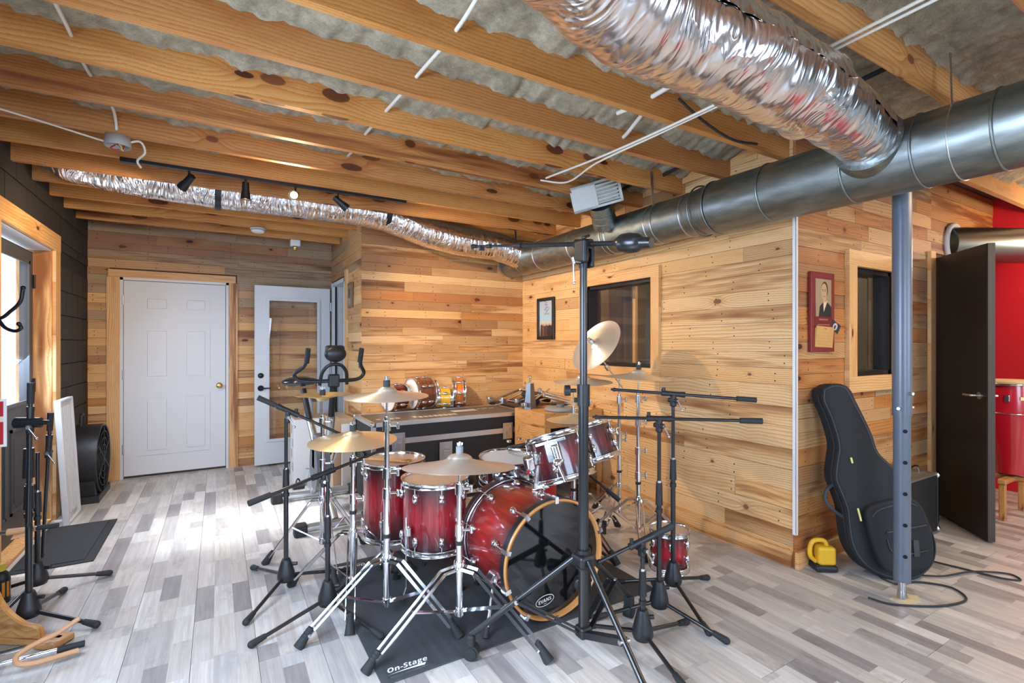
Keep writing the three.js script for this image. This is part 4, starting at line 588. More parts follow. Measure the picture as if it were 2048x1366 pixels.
// ---------- microphone stands ----------
function micStand(label, x, z, pivotH, feet, { boom, group, cone = 0.15, name = 'microphone_stand', poleR = 0.0125, foot = 0.017 } = {}) {
  const o = thing(name, label, 'stand', [x, 0, z]); if (group) o.userData.group = group;
  part('base_cone', lathe([[0, 0.055], [0.04, 0.055], [0.047, 0.075], [0.044, 0.1], [0.024, 0.1 + cone * 0.45], [0.02, 0.1 + cone * 0.5], [0, 0.1 + cone * 0.5]], 24), M.plastic, o); part('base_knob', rod([0.03, 0.14, 0], [0.055, 0.14, 0.012], 0.01), M.plastic, o);
  const mid = pivotH * 0.62; part('lower_tube', rod([0, 0.1, 0], [0, mid, 0], poleR, poleR, 20), M.blackTube, o); part('upper_tube', rod([0, mid, 0], [0, pivotH - 0.03, 0], poleR * 0.72, poleR * 0.72, 16), M.blackTube, o);
  part('clutch', [rod([0, mid - 0.05, 0], [0, mid + 0.06, 0], poleR * 1.45, poleR * 1.2, 20), rod([0, mid - 0.09, 0], [0, mid - 0.07, 0], poleR * 1.35)], M.plastic, o); part('chrome_ring', rod([0, mid + 0.06, 0], [0, mid + 0.07, 0], poleR * 0.95), M.chrome, o);
  for (const [fx, fz] of feet) { const a = V(0, 0.085, 0), b = V(fx - x, 0.02, fz - z), d = b.clone().sub(a).normalize(), l = part('leg', rod(a, b, 0.0095, 0.0095, 14), M.blackTube, o); part('rubber_foot', [rod(b.clone().addScaledVector(d, -0.05), b.clone().addScaledVector(d, 0.012), 0.0125, foot, 14), ball(foot, b.x + d.x * 0.012, b.y + d.y * 0.012, b.z + d.z * 0.012, 1, 0.95, 1)], M.rubber, l); }
  if (boom) {
    const [A, G] = boom.map((p) => V(p[0] - x, p[1], p[2] - z)), dir = G.clone().sub(A).normalize(), piv = V(0, pivotH, 0), k = piv.clone().sub(A).dot(dir), on = A.clone().addScaledVector(dir, k);
    part('swivel_head', [rod(on.clone().addScaledVector(dir, -0.045), on.clone().addScaledVector(dir, 0.045), 0.014), rbox(0.024, 0.07, 0.034, on.x, on.y - 0.035, on.z, 0.01), rod([on.x, on.y - 0.035, on.z - 0.028], [on.x, on.y - 0.035, on.z + 0.028], 0.013), ...[-0.05, 0.05].map((e) => rod(on.clone().addScaledVector(dir, e - 0.012), on.clone().addScaledVector(dir, e + 0.012), 0.0155))], M.plastic, o);
    part('swivel_bolt', [rod([on.x, on.y - 0.035, on.z + 0.028], [on.x, on.y - 0.035, on.z + 0.034], 0.008)], M.chrome, o); part('lock_lever', [rod([on.x, on.y - 0.035, on.z + 0.03], [on.x + 0.03, on.y - 0.085, on.z + 0.036], 0.0035), ball(0.007, on.x + 0.03, on.y - 0.088, on.z + 0.036)], M.steel, o);
    const bm = part('boom_arm', rod(A, G, 0.0082, 0.0082, 14), M.blackTube, o); part('counterweight_grip', rod(G.clone().addScaledVector(dir, -0.1), G, 0.0135, 0.0145, 18), M.rubber, bm); part('threaded_tip', [rod(A.clone().addScaledVector(dir, -0.012), A, 0.006), rod(A.clone().addScaledVector(dir, 0), A.clone().addScaledVector(dir, 0.012), 0.011)], M.plastic, bm);
    part('boom_knob', rod(on.clone().addScaledVector(dir, -0.05).add(V(0, 0.012, 0)), on.clone().addScaledVector(dir, -0.05).add(V(0, 0.032, 0)), 0.009), M.plastic, o);
  }
  return o;
}
micStand('black boom stand with its grip raised toward the white glass door', 0.323, -2.99, 0.98, [[0.185, -3.339], [0.123, -2.72], [0.68, -3.02]], { boom: [[0.635, 0.825, -2.972], [0.183, 1.073, -2.98]] });
micStand('black boom stand with its boom sloping up to the floor toms', 0.473, -2.61, 0.7, [[0.14, -2.5], [0.638, -2.275], [0.63, -2.86]], { boom: [[0.813, 0.765, -2.778], [0.118, 0.643, -2.517]] });
micStand('black boom stand with level boom, the lower of the two beside the rack toms', 1.889, -1.746, 0.985, [[1.974, -1.442], [1.602, -1.875], [2.1, -1.98]], { boom: [[1.659, 0.986, -1.962], [2.235, 0.992, -1.422]], cone: 0.17 });
micStand('black boom stand with level boom, the higher of the two beside the little tom', 2.127, -1.867, 1.086, [[2.408, -1.874], [1.967, -1.522], [1.93, -2.1]], { boom: [[1.867, 1.11, -2.056], [2.474, 1.06, -1.61]], cone: 0.16 });
micStand('short black microphone stand with stubby boom at the bass drum front', 1.62, -1.593, 0.475, [[1.936, -1.626], [1.51, -1.85], [1.57, -1.33]], { boom: [[1.43, 0.404, -1.671], [1.752, 0.544, -1.541]], cone: 0.17 });
const L1 = micStand('black boom stand folded upright near the entrance with a thick clutch', -0.78, -3.225, 1.0, [[-0.511, -3.06], [-0.725, -3.56], [-1.06, -3.2]], { boom: [[-0.775, 0.5, -3.19], [-0.768, 1.175, -3.205]], poleR: 0.014 });
part('boom_clamp', [rod([-0.045, 0.985, 0.0], [0.05, 0.985, 0.04], 0.026, 0.024, 20), rod([0.05, 0.985, 0.04], [0.085, 0.985, 0.055], 0.011)], M.plastic, L1); part('height_clutch', rod([0, 0.72, 0], [0, 0.86, 0], 0.024, 0.02, 20), M.plastic, L1);
micStand('black boom stand folded with its boom hanging by the entrance mat', -0.844, -3.632, 0.8, [[-0.559, -3.7], [-1.06, -3.72], [-0.93, -3.3]], { boom: [[-0.835, 0.19, -3.68], [-0.79, 0.984, -3.63]] });
micStand('black boom stand half hidden behind the bass drum and hi-hat', 2.06, -2.6, 0.6, [[2.3, -2.75], [1.85, -2.8], [2.1, -2.3]], { boom: [[1.97, 0.64, -2.66], [2.14, 0.39, -2.3]] });
// tall studio boom stand on castors
{
  const o = thing('studio_boom_stand', 'tall heavy black boom stand on castors with a round counterweight', 'stand', [1.32, 0, -1.635]);
  part('outer_tube', rod([0, 0.14, 0], [0, 1.14, 0], 0.0215, 0.0215, 28), M.blackTube, o); part('inner_tube', rod([0, 1.14, 0], [0, 1.72, 0], 0.0155, 0.0155, 24), M.blackTube, o);
  const cl = part('collar', rod([0, 1.1, 0], [0, 1.19, 0], 0.026, 0.027, 24), M.plastic, o); part('collar_knob', [rod([-0.03, 1.165, -0.01], [-0.055, 1.165, -0.025], 0.008), aim(new THREE.CylinderGeometry(0.023, 0.023, 0.022, 12), [-0.055, 1.165, -0.025], [-0.07, 1.165, -0.033])], M.plastic, cl);
  part('leg_bracket', [rbox(0.085, 0.06, 0.085, 0, 0.455, 0, 0.02), rod([0, 0.42, 0], [0, 0.5, 0], 0.032)], M.black, o); part('base_bracket', [rbox(0.06, 0.05, 0.06, 0, 0.155, 0, 0.014)], M.black, o);
  const c0 = V(1.32, 0, -1.635), dirs = [V(0.941, 0, -1.927).sub(c0), V(1.76, 0, -1.823).sub(c0)]; dirs.push(dirs[0].clone().add(dirs[1]).multiplyScalar(-1).setLength(0.479));
  for (const d of dirs) {
    d.setLength(0.479); const u = d.clone().normalize(), a = u.clone().multiplyScalar(0.04).setY(0.46), b = u.clone().multiplyScalar(0.479).setY(0.105), m = a.clone().lerp(b, 0.55), w = V(-u.z, 0, u.x);
    const l = part('leg', rod(a, b, 0.0125, 0.0125, 18), M.blackTube, o); part('brace', [-1, 1].map((s) => bar(u.clone().multiplyScalar(0.03).setY(0.155).addScaledVector(w, s * 0.016), m.clone().addScaledVector(w, s * 0.016), 0.006, 0.026)), M.black, l);
    part('brace_bolt', rod(m.clone().addScaledVector(w, -0.022), m.clone().addScaledVector(w, 0.022), 0.009), M.steel, l);
    const h = b.clone().addScaledVector(u, 0.0); part('castor', [rbox(0.05, 0.05, 0.03, h.x, 0.085, h.z, 0.01, [0, Math.atan2(u.x, u.z), 0]), rod(h.clone().addScaledVector(w, -0.02).setY(0.034), h.clone().addScaledVector(w, 0.02).setY(0.034), 0.034, 0.034, 24), rod(h.clone().addScaledVector(w, -0.024).setY(0.034), h.clone().addScaledVector(w, 0.024).setY(0.034), 0.024, 0.024, 20)], M.rubber, l);
  }
  const pv = V(0, 1.78, 0), L = V(1.149, 1.872, -2.34).sub(V(1.32, 0, -1.635)), dir = L.clone().sub(pv).normalize(), R = pv.clone().addScaledVector(dir, -0.235);
  part('swivel_head', [rbox(0.03, 0.1, 0.07, -0.018, 1.745, 0.01, 0.012), rbox(0.02, 0.11, 0.07, 0.026, 1.735, 0.0, 0.01), rod([-0.03, 1.735, 0.01], [0.035, 1.735, 0.0], 0.022), rod(pv.clone().addScaledVector(dir, -0.04), pv.clone().addScaledVector(dir, 0.04), 0.021), rod([0, 1.68, 0], [0, 1.735, 0], 0.02)], M.black, o);
  part('tension_crank', [rod([-0.03, 1.7, 0.015], [-0.068, 1.7, 0.02], 0.006), rod([-0.068, 1.71, 0.02], [-0.066, 1.61, 0.022], 0.0045), ball(0.007, -0.066, 1.61, 0.022), rod([-0.066, 1.69, 0.02], [-0.074, 1.715, 0.02], 0.009)], M.chrome, o); part('wing_lever', rbox(0.05, 0.012, 0.02, 0.012, 1.812, 0.0, 0.005, [0, 0.4, 0.35]), M.plastic, o);
  const bm = part('boom_arm', [rod(R, L.clone().lerp(pv, 0.45), 0.0105, 0.0105, 18), rod(L.clone().lerp(pv, 0.45), L, 0.0065, 0.0065, 14)], M.blackTube, o);
  part('boom_clutch', [rod(L.clone().lerp(pv, 0.5), L.clone().lerp(pv, 0.43), 0.015, 0.012), rod(L.clone().lerp(pv, 0.2), L.clone().lerp(pv, 0.16), 0.011), rbox(0.03, 0.025, 0.012, ...L.clone().lerp(pv, 0.1).add(V(0, -0.01, 0)).toArray(), 0.004), rod(L, L.clone().lerp(pv, 0.05), 0.013, 0.009)], M.plastic, bm);
  const q = R.clone().addScaledVector(dir, 0.01); part('counterweight', [aim(lathe([[0, -0.065], [0.02, -0.062], [0.036, -0.035], [0.04, 0], [0.036, 0.035], [0.018, 0.062], [0, 0.065]], 28), q.clone().addScaledVector(dir, 0.001), q.clone().addScaledVector(dir, -0.001)), rod(q.clone().addScaledVector(dir, -0.05), q.clone().addScaledVector(dir, -0.095), 0.024, 0.02, 24)], M.blackTube, bm);
}
// drum mat
{
  const m = thing('drum_mat', 'large thin black rubber mat with white logos under the drum kit', 'mat', [1.32, 0, -2.56]);
  part('sheet', rbox(1.52, 0.006, 1.22, 0, 0.003, 0, 0.0025), std([0.055, 0.06, 0.066], 0.52, 0, { bumpMap: rep(fabricH, 60, 50), bumpScale: 0.0008 }), m);
  const lg = (flip) => canvasMap(512, 192, (g, w, h) => { g.fillStyle = '#3b3d40'; g.fillRect(0, 0, w, h); if (flip) { g.translate(w, h); g.rotate(Math.PI); } g.fillStyle = '#e8e8e6'; g.font = 'italic bold 104px sans-serif'; g.fillText('On-Stage', 16, 112, 470); g.beginPath(); g.moveTo(4, 150); g.quadraticCurveTo(200, 128, 440, 136); g.lineTo(410, 172); g.quadraticCurveTo(180, 140, 4, 150); g.fill(); });
  part('printed_logo', box(0.2, 0.0012, 0.075, -0.63, 0.0066, 0.545, [0, 0.0, 0]), std('#ffffff', 0.6, 0, { map: lg(false) }), m); part('printed_logo', box(0.2, 0.0012, 0.075, -0.63, 0.0066, -0.53), std('#ffffff', 0.6, 0, { map: lg(true) }), m);
}
// road case with drums, cabinet with hardware
{
  const alu = std([0.62, 0.63, 0.62], 0.35, 0.9), ply = std([0.018, 0.018, 0.02], 0.55), top = std('#ffffff', 0.4, 0.1, { map: canvasMap(512, 256, (g, w, h) => { g.fillStyle = '#55524e'; g.fillRect(0, 0, w, h); for (let i = 0; i < 900; i++) { g.fillStyle = `rgba(${120 + (i * 37) % 90},${115 + (i * 37) % 90},${110 + (i * 37) % 80},0.2)`; g.fillRect((i * 91) % w, (i * 53) % h, 10 + (i * 7) % 40, 1 + i % 2); } g.fillStyle = '#c9c2b6'; for (let i = 0; i < 9; i++) g.fillRect(140 + i * 17, 150 + (i * 13) % 14, 12, 34); g.fillRect(300, 70, 90, 50); for (let i = 0; i < 5; i++) g.fillRect(405 + i * 14, 60 + (i * 11) % 20, 10, 18); for (let i = 0; i < 4; i++) g.fillRect(26 + i * 20, 150 + (i * 7) % 9, 14, 22); }) });
  const c = thing('flight_case', 'long black flight case with aluminium edges standing behind the drum kit', 'case', [1.795, 0, -4.275]); const W = 1.47, H = 0.72, D = 0.6;
  part('body', box(W - 0.02, 0.5, D - 0.02, 0, 0.285, 0), ply, c); const lid = part('lid', box(W - 0.02, 0.17, D - 0.02, 0, H - 0.09, 0), ply, c); part('lid_top', box(W - 0.04, 0.004, D - 0.04, 0, H - 0.004, 0), top, lid, 'scuffed grey top with torn pale stickers');
  const e = 0.03, edges = []; for (const s of [-1, 1]) { edges.push(box(W, e, 0.004, 0, H - e / 2, s * D / 2), box(W, 0.004, e, 0, H, s * (D / 2 - e / 2)), box(W, e, 0.004, 0, 0.035 + e / 2, s * D / 2)); for (const t of [-1, 1]) edges.push(box(e, H - 0.035, 0.004, t * (W / 2 - e / 2), (H + 0.035) / 2, s * D / 2), box(0.004, H - 0.035, e, t * W / 2, (H + 0.035) / 2, s * (D / 2 - e / 2))); edges.push(box(e, 0.004, D, s * (W / 2 - e / 2), H, 0), box(0.004, e, D, s * W / 2, H - e / 2, 0)); }
  part('edge_extrusion', edges, alu, c); part('closing_extrusion', [-1, 1].flatMap((s) => [box(W, 0.045, 0.006, 0, 0.56, s * D / 2), box(0.006, 0.045, D, s * W / 2, 0.56, 0)]), alu, c);
  for (const x of [-0.52, 0.52]) part('butterfly_latch', [rbox(0.11, 0.15, 0.008, x, 0.555, D / 2 + 0.005, 0.012), rbox(0.07, 0.1, 0.014, x, 0.55, D / 2 + 0.006, 0.01), box(0.04, 0.03, 0.02, x, 0.535, D / 2 + 0.012), box(0.012, 0.1, 0.02, x + 0.02, 0.55, D / 2 + 0.01)], M.steel, c);
  part('recessed_handle', [rbox(0.12, 0.17, 0.006, -0.1, 0.43, D / 2 + 0.002, 0.014), rbox(0.06, 0.1, 0.012, -0.1, 0.43, D / 2 + 0.004, 0.012), rod([-0.13, 0.44, D / 2 + 0.016], [-0.07, 0.44, D / 2 + 0.016], 0.009)], M.steel, c);
  part('end_handle', [rbox(0.006, 0.16, 0.13, -W / 2 - 0.003, 0.36, 0, 0.003), rod([-W / 2 - 0.016, 0.37, -0.04], [-W / 2 - 0.016, 0.37, 0.04], 0.01)], M.black, c);
  for (const x of [-1, 1]) for (const y of [-1, 1]) for (const z of [-1, 1]) part('ball_corner', [ball(0.022, x * (W / 2 - 0.008), y > 0 ? H - 0.01 : 0.05, z * (D / 2 - 0.008))], M.steel, c);
  for (const x of [-1, 1]) for (const z of [-1, 1]) part('castor', [rod([x * 0.62, 0.02, z * 0.22 - 0.012], [x * 0.62, 0.02, z * 0.22 + 0.012], 0.02, 0.02, 16), box(0.04, 0.016, 0.04, x * 0.62, 0.035, z * 0.22)], M.rubber, c);
  const sh = thing('wooden_bench', 'narrow wooden bench along the wall behind the flight case', 'bench', [1.86, 0, -4.71]); part('top', box(1.25, 0.03, 0.24, 0, 0.69, 0), M.maple, sh); for (const x of [-0.58, 0.58]) part('leg', box(0.05, 0.675, 0.2, x, 0.3375, 0), M.maple, sh);
  const side = (o, R, h, opt, turn) => { drum(o, R, h, opt); o.rotation.set(0, turn, 0); o.rotateZ(-Math.PI / 2); o.updateMatrix(); return o; };
  side(thing('small_tom', 'deep purple small tom lying on its side behind the flight case', 'drum', [1.42, 0.705 + 0.135, -4.71]), 0.117, 0.16, { shell: SH.dark, lugs: 6, head: M.coated }, 0.25);
  side(thing('small_tom', 'brown wood tom lying on its side behind the flight case', 'drum', [1.65, 0.705 + 0.165, -4.715]), 0.146, 0.2, { shell: woodShell([0.2, 0.08, 0.05]), lugs: 6, head: M.coated }, 0.15);
  side(thing('piccolo_drum', 'small yellow drum lying on its side behind the flight case', 'drum', [1.9, 0.705 + 0.115, -4.66]), 0.096, 0.13, { shell: phys([0.7, 0.4, 0.02], { roughness: 0.3, clearcoat: 0.8 }), lugs: 6, head: M.coated }, -0.3);
  side(thing('snare_drum', 'amber snare drum standing on edge behind the flight case', 'drum', [2.1, 0.705 + 0.16, -4.72]), 0.142, 0.1, { shell: woodShell([0.75, 0.26, 0.04]), lugs: 8, head: M.coated }, -0.35);
  const cab = thing('wooden_cabinet', 'maple cabinet with dark open shelf against the window wall', 'cabinet', [2.685, 0, -3.695]);
  part('top', box(0.63, 0.13, 0.49, 0, 0.705, 0), M.maple, cab); for (const s of [-1, 1]) part('side_panel', box(0.06, 0.64, 0.49, s * 0.285, 0.32, 0), M.maple, cab); part('shelf', box(0.51, 0.025, 0.46, 0, 0.28, -0.01), M.maple, cab); part('back_panel', box(0.51, 0.64, 0.015, 0, 0.32, -0.237), M.darkRoom, cab);
  const cb = thing('cowbell', 'steel cowbell standing on its mouth on the cabinet corner', 'cowbell', [2.45, 0.77, -3.8], 0.4); cb.scale.setScalar(1.15); const cg = new THREE.CylinderGeometry(0.034, 0.06, 0.2, 4, 1).rotateY(Math.PI / 4).scale(1, 1, 0.72).translate(0, 0.1, 0).toNonIndexed(); cg.computeVertexNormals(); part('bell', cg, std([0.2, 0.225, 0.25], 0.38, 0.9), cb); part('clamp', [rod([0, 0.2, 0], [0, 0.25, 0], 0.008), ball(0.012, 0, 0.25, 0)], M.chrome, cb);
  const pp = thing('practice_pad', 'round grey practice pad lying on the cabinet', 'drum pad', [2.61, 0.77, -3.56]); part('base', lathe([[0, 0], [0.13, 0], [0.135, 0.008], [0.135, 0.02], [0.125, 0.03], [0, 0.03]], 40), std([0.25, 0.26, 0.26], 0.7), pp); part('knob', [rod([0, 0.03, 0], [0, 0.055, 0], 0.035, 0.033, 24)], std([0.14, 0.14, 0.15], 0.6), pp);
  const hc = thing('splash_cymbal', 'small bronze cymbal resting on the cabinet with a dark felt', 'cymbal', [2.8, 0.772, -3.58]); part('plate', lathe([[0.005, 0.06], [0.025, 0.055], [0.035, 0.035], [0.15, 0.0], [0.15, 0.0025], [0.035, 0.038], [0.005, 0.062]], 48), M.bronze, hc); part('felt', rod([0, 0.05, 0], [0, 0.1, 0], 0.018), M.felt, hc);
  const bd = (label, pts, y, r, z0) => { const b = thing('folded_stand', label, 'stand', [2.62, 0.77, -3.8]); part('tube', pts.map(([a, c]) => rod(a, c, r)), M.chrome, b); part('clamp', pts.map(([a]) => rbox(0.035, 0.04, 0.035, a[0], a[1] + 0.012, a[2], 0.01)), M.steel, b); return b; };
  bd('folded chrome stand legs lying across the cabinet back', [[[-0.24, 0.03, 0.02], [0.1, 0.16, -0.08]], [[-0.22, 0.02, -0.05], [0.18, 0.1, -0.1]], [[-0.28, 0.06, -0.06], [0.0, 0.11, -0.1]]], 0, 0.009);
  bd('folded chrome pedal rods heaped beside the cowbell', [[[0.0, 0.14, -0.1], [0.3, 0.05, -0.02]], [[0.02, 0.1, -0.06], [0.32, 0.02, 0.02]]], 0, 0.016);
  const cr = thing('storage_crate', 'black storage crate in the corner behind the maple cabinet', 'crate', [2.77, 0, -4.4]); part('tub', rbox(0.42, 0.7, 0.76, 0, 0.35, 0, 0.02), M.plastic, cr); part('lid', rbox(0.45, 0.04, 0.79, 0, 0.72, 0, 0.012), M.plastic, cr);
  const fs = thing('folded_stand', 'folded chrome stand with open clamps heaped on the corner crate', 'stand', [2.74, 0.74, -4.4]);
  part('leg', [rod([-0.4, 0.02, -0.05], [0.0, 0.17, 0.05], 0.011)], M.chrome, fs); part('leg', [rod([-0.42, 0.06, 0.02], [0.05, 0.02, 0.12], 0.011)], M.chrome, fs); part('leg', [rod([-0.36, 0.01, 0.1], [0.1, 0.13, -0.05], 0.009)], M.chrome, fs);
  part('clamp', [rbox(0.06, 0.06, 0.05, -0.38, 0.06, -0.01, 0.015), rod([-0.42, 0.09, -0.01], [-0.34, 0.05, -0.01], 0.013)], M.steel, fs); part('clamp', rbox(0.05, 0.07, 0.05, -0.28, 0.05, 0.08, 0.015), M.steel, fs);
  const rk = thing('guitar_rack', 'folded silver rack with black padded bars leaning on the corner crate', 'rack', [2.8, 0.74, -4.2]);
  part('rail', rbox(0.42, 0.03, 0.03, 0.0, 0.13, 0.06, 0.01, [0, 0.25, -0.25]), M.chrome, rk); part('rail', rbox(0.44, 0.03, 0.03, 0.0, 0.12, -0.06, 0.01, [0, 0.2, -0.22]), M.chrome, rk); part('padded_bar', rbox(0.36, 0.05, 0.1, -0.02, 0.08, 0.0, 0.02, [0, 0.22, -0.24]), M.rubber, rk); part('support', rbox(0.04, 0.07, 0.14, -0.13, 0.036, 0, 0.008), M.black, rk);
  const pb = thing('accessory_pouch', 'small black cloth pouch slumped behind the cowbell', 'pouch', [2.5, 0.77, -3.9]); part('body', ball(0.09, 0, 0.05, 0, 1.3, 0.6, 0.8), M.bag, pb);
  const bp = thing('drum_pedal', 'black drum pedal lying flat on the cabinet', 'pedal', [2.86, 0.77, -3.85], 0.3); part('base_plate', box(0.1, 0.012, 0.28, 0, 0.006, 0), M.black, bp); part('footboard', box(0.08, 0.012, 0.24, 0, 0.03, 0, [0.1, 0, 0]), M.steel, bp);
  const tb = thing('percussion_ring', 'black hoop tambourine hung over the snare edge', 'tambourine', [1.7, 0.7, -2.72]); part('hoop', [ring(0.1, 0.012, 0, 0, 0, Math.PI / 2 - 0.3)], M.plastic, tb); for (let i = 0; i < 6; i++) part('jingle', rod([Math.cos(i) * 0.1, -0.004 + Math.sin(i) * -0.03, Math.sin(i) * 0.096], [Math.cos(i) * 0.1, 0.008 + Math.sin(i) * -0.03, Math.sin(i) * 0.096], 0.016), M.chrome, tb);
}
// exercise bike and boxes
{
  const b = thing('exercise_bike', 'black and silver upright exercise bike by the white glass door', 'exercise bike', [0.72, 0, -4.2]); const silver = std([0.5, 0.52, 0.54], 0.3, 0.85);
  part('floor_bar', rod([-0.27, 0.045, -0.46], [0.32, 0.045, -0.44], 0.03, 0.03, 20), silver, b); part('floor_bar', rod([-0.2, 0.045, 0.42], [0.24, 0.045, 0.4], 0.03, 0.03, 20), silver, b);
  for (const [x, z] of [[-0.29, -0.46], [0.34, -0.44], [-0.22, 0.42], [0.26, 0.4]]) part('end_cap', rbox(0.09, 0.085, 0.085, x, 0.043, z, 0.015), M.rubber, b);
  part('frame', [rod([0.02, 0.07, 0.4], [-0.03, 0.5, -0.05], 0.026), rod([0.0, 0.06, -0.44], [0.05, 0.5, 0.0], 0.026), rod([-0.03, 0.5, -0.05], [-0.06, 0.72, -0.2], 0.03), rod([0.04, 0.48, 0.02], [0.04, 0.8, 0.16], 0.03)], silver, b);
  part('crank_housing', [aim(new THREE.CylinderGeometry(0.19, 0.19, 0.1, 40), [-0.07, 0.38, -0.05], [0.05, 0.38, -0.05]), rbox(0.1, 0.3, 0.16, -0.01, 0.48, -0.06, 0.03)], std([0.09, 0.1, 0.11], 0.5), b);
  for (const s of [-1, 1]) { const k = part('crank_arm', bar([-0.01 + s * 0.09, 0.36, -0.05], [-0.01 + s * 0.11, 0.36 - s * -0.14, -0.02 + s * 0.06], 0.014, 0.03), silver, b); part('pedal', [rbox(0.09, 0.03, 0.1, -0.01 + s * 0.16, 0.36 + s * 0.14, -0.02 + s * 0.06, 0.01), tube([[-0.01 + s * 0.13, 0.36 + s * 0.14, -0.06 + s * 0.06], [-0.01 + s * 0.16, 0.42 + s * 0.14, -0.03 + s * 0.06], [-0.01 + s * 0.19, 0.36 + s * 0.14, 0.0 + s * 0.06]], 0.006, 14)], M.rubber, k); }
  part('seat_post', [rod([-0.06, 0.7, -0.2], [-0.1, 0.98, -0.3], 0.024)], M.black, b); part('saddle', [ball(0.14, -0.12, 1.04, -0.34, 1.1, 0.32, 0.9)], phys([0.02, 0.02, 0.022], { roughness: 0.25, clearcoat: 0.5 }), b);
  part('handle_post', [rod([0.04, 0.78, 0.15], [0.04, 1.08, 0.24], 0.024), rbox(0.08, 0.1, 0.06, 0.04, 1.08, 0.25, 0.012)], M.black, b);
  const hb = part('handlebar', [tube([[-0.15, 1.31, 0.3], [-0.17, 1.2, 0.26], [-0.235, 1.13, 0.22], [-0.2, 1.09, 0.22], [0.04, 1.08, 0.26], [0.24, 1.09, 0.22], [0.275, 1.13, 0.22], [0.24, 1.2, 0.26], [0.235, 1.31, 0.3]], 0.0145, 80, 10), tube([[-0.06, 1.05, 0.24], [-0.045, 1.15, 0.28], [0.0, 1.2, 0.3], [0.08, 1.2, 0.3], [0.125, 1.15, 0.28], [0.14, 1.05, 0.24]], 0.013, 40, 10)], M.plastic, b);
  for (const x of [-0.152, 0.236]) part('grip', rod([x - 0.004, 1.22, 0.268], [x + 0.002, 1.325, 0.304], 0.019, 0.019, 16), M.rubber, hb);
  part('console', [ball(0.085, 0.045, 1.285, 0.29, 0.95, 0.75, 0.5), rbox(0.14, 0.05, 0.06, 0.045, 1.325, 0.27, 0.02), rod([0.045, 1.2, 0.29], [0.045, 1.25, 0.29], 0.012)], M.plastic, b);
  const box1 = std([0.6, 0.43, 0.27], 0.85), white = std([0.75, 0.75, 0.74], 0.7);
  const c1 = thing('cardboard_box', 'tall white printed carton beside the glass door', 'box', [0.79, 0, -5.4], -0.02); part('carton', rbox(0.3, 0.62, 0.36, 0, 0.31, 0, 0.004), white, c1); part('top_flap', [box(0.148, 0.004, 0.36, -0.075, 0.622, 0), box(0.148, 0.004, 0.36, 0.075, 0.622, 0)], box1, c1); for (let i = 0; i < 4; i++) part('side_label', box(0.002, 0.08, 0.09, -0.151, 0.14 + i * 0.12, 0.06 - (i % 2) * 0.1), std([0.55, 0.42, 0.3], 0.8), c1);
  const c2 = thing('cardboard_box', 'plain brown carton pushed behind the exercise bike', 'box', [1.03, 0, -5.2], 0.05); part('carton', rbox(0.2, 0.64, 0.5, 0, 0.32, 0, 0.004), box1, c2); part('packing_tape', box(0.05, 0.003, 0.5, 0, 0.6415, 0), std([0.5, 0.38, 0.24], 0.3), c2);
  const pn = thing('white_panel', 'white board with a brown edge leaning behind the bike', 'panel', [1.08, 0, -4.72], 0.0); part('board', box(0.2, 0.62, 0.02, -0.0, 0.31, 0), white, pn); part('edge_strip', box(0.018, 0.62, 0.024, 0.109, 0.31, 0), std([0.4, 0.18, 0.05], 0.5), pn);
  const bt = thing('water_bottle', 'small pale blue plastic bottle on the white carton', 'bottle', [0.78, 0.624, -5.3]); part('body', lathe([[0, 0], [0.035, 0], [0.038, 0.02], [0.038, 0.14], [0.02, 0.19], [0.016, 0.2], [0, 0.2]], 24), std([0.35, 0.45, 0.6], 0.25), bt); part('cap', rod([0, 0.2, 0], [0, 0.22, 0], 0.017), M.whitePlastic, bt);
}
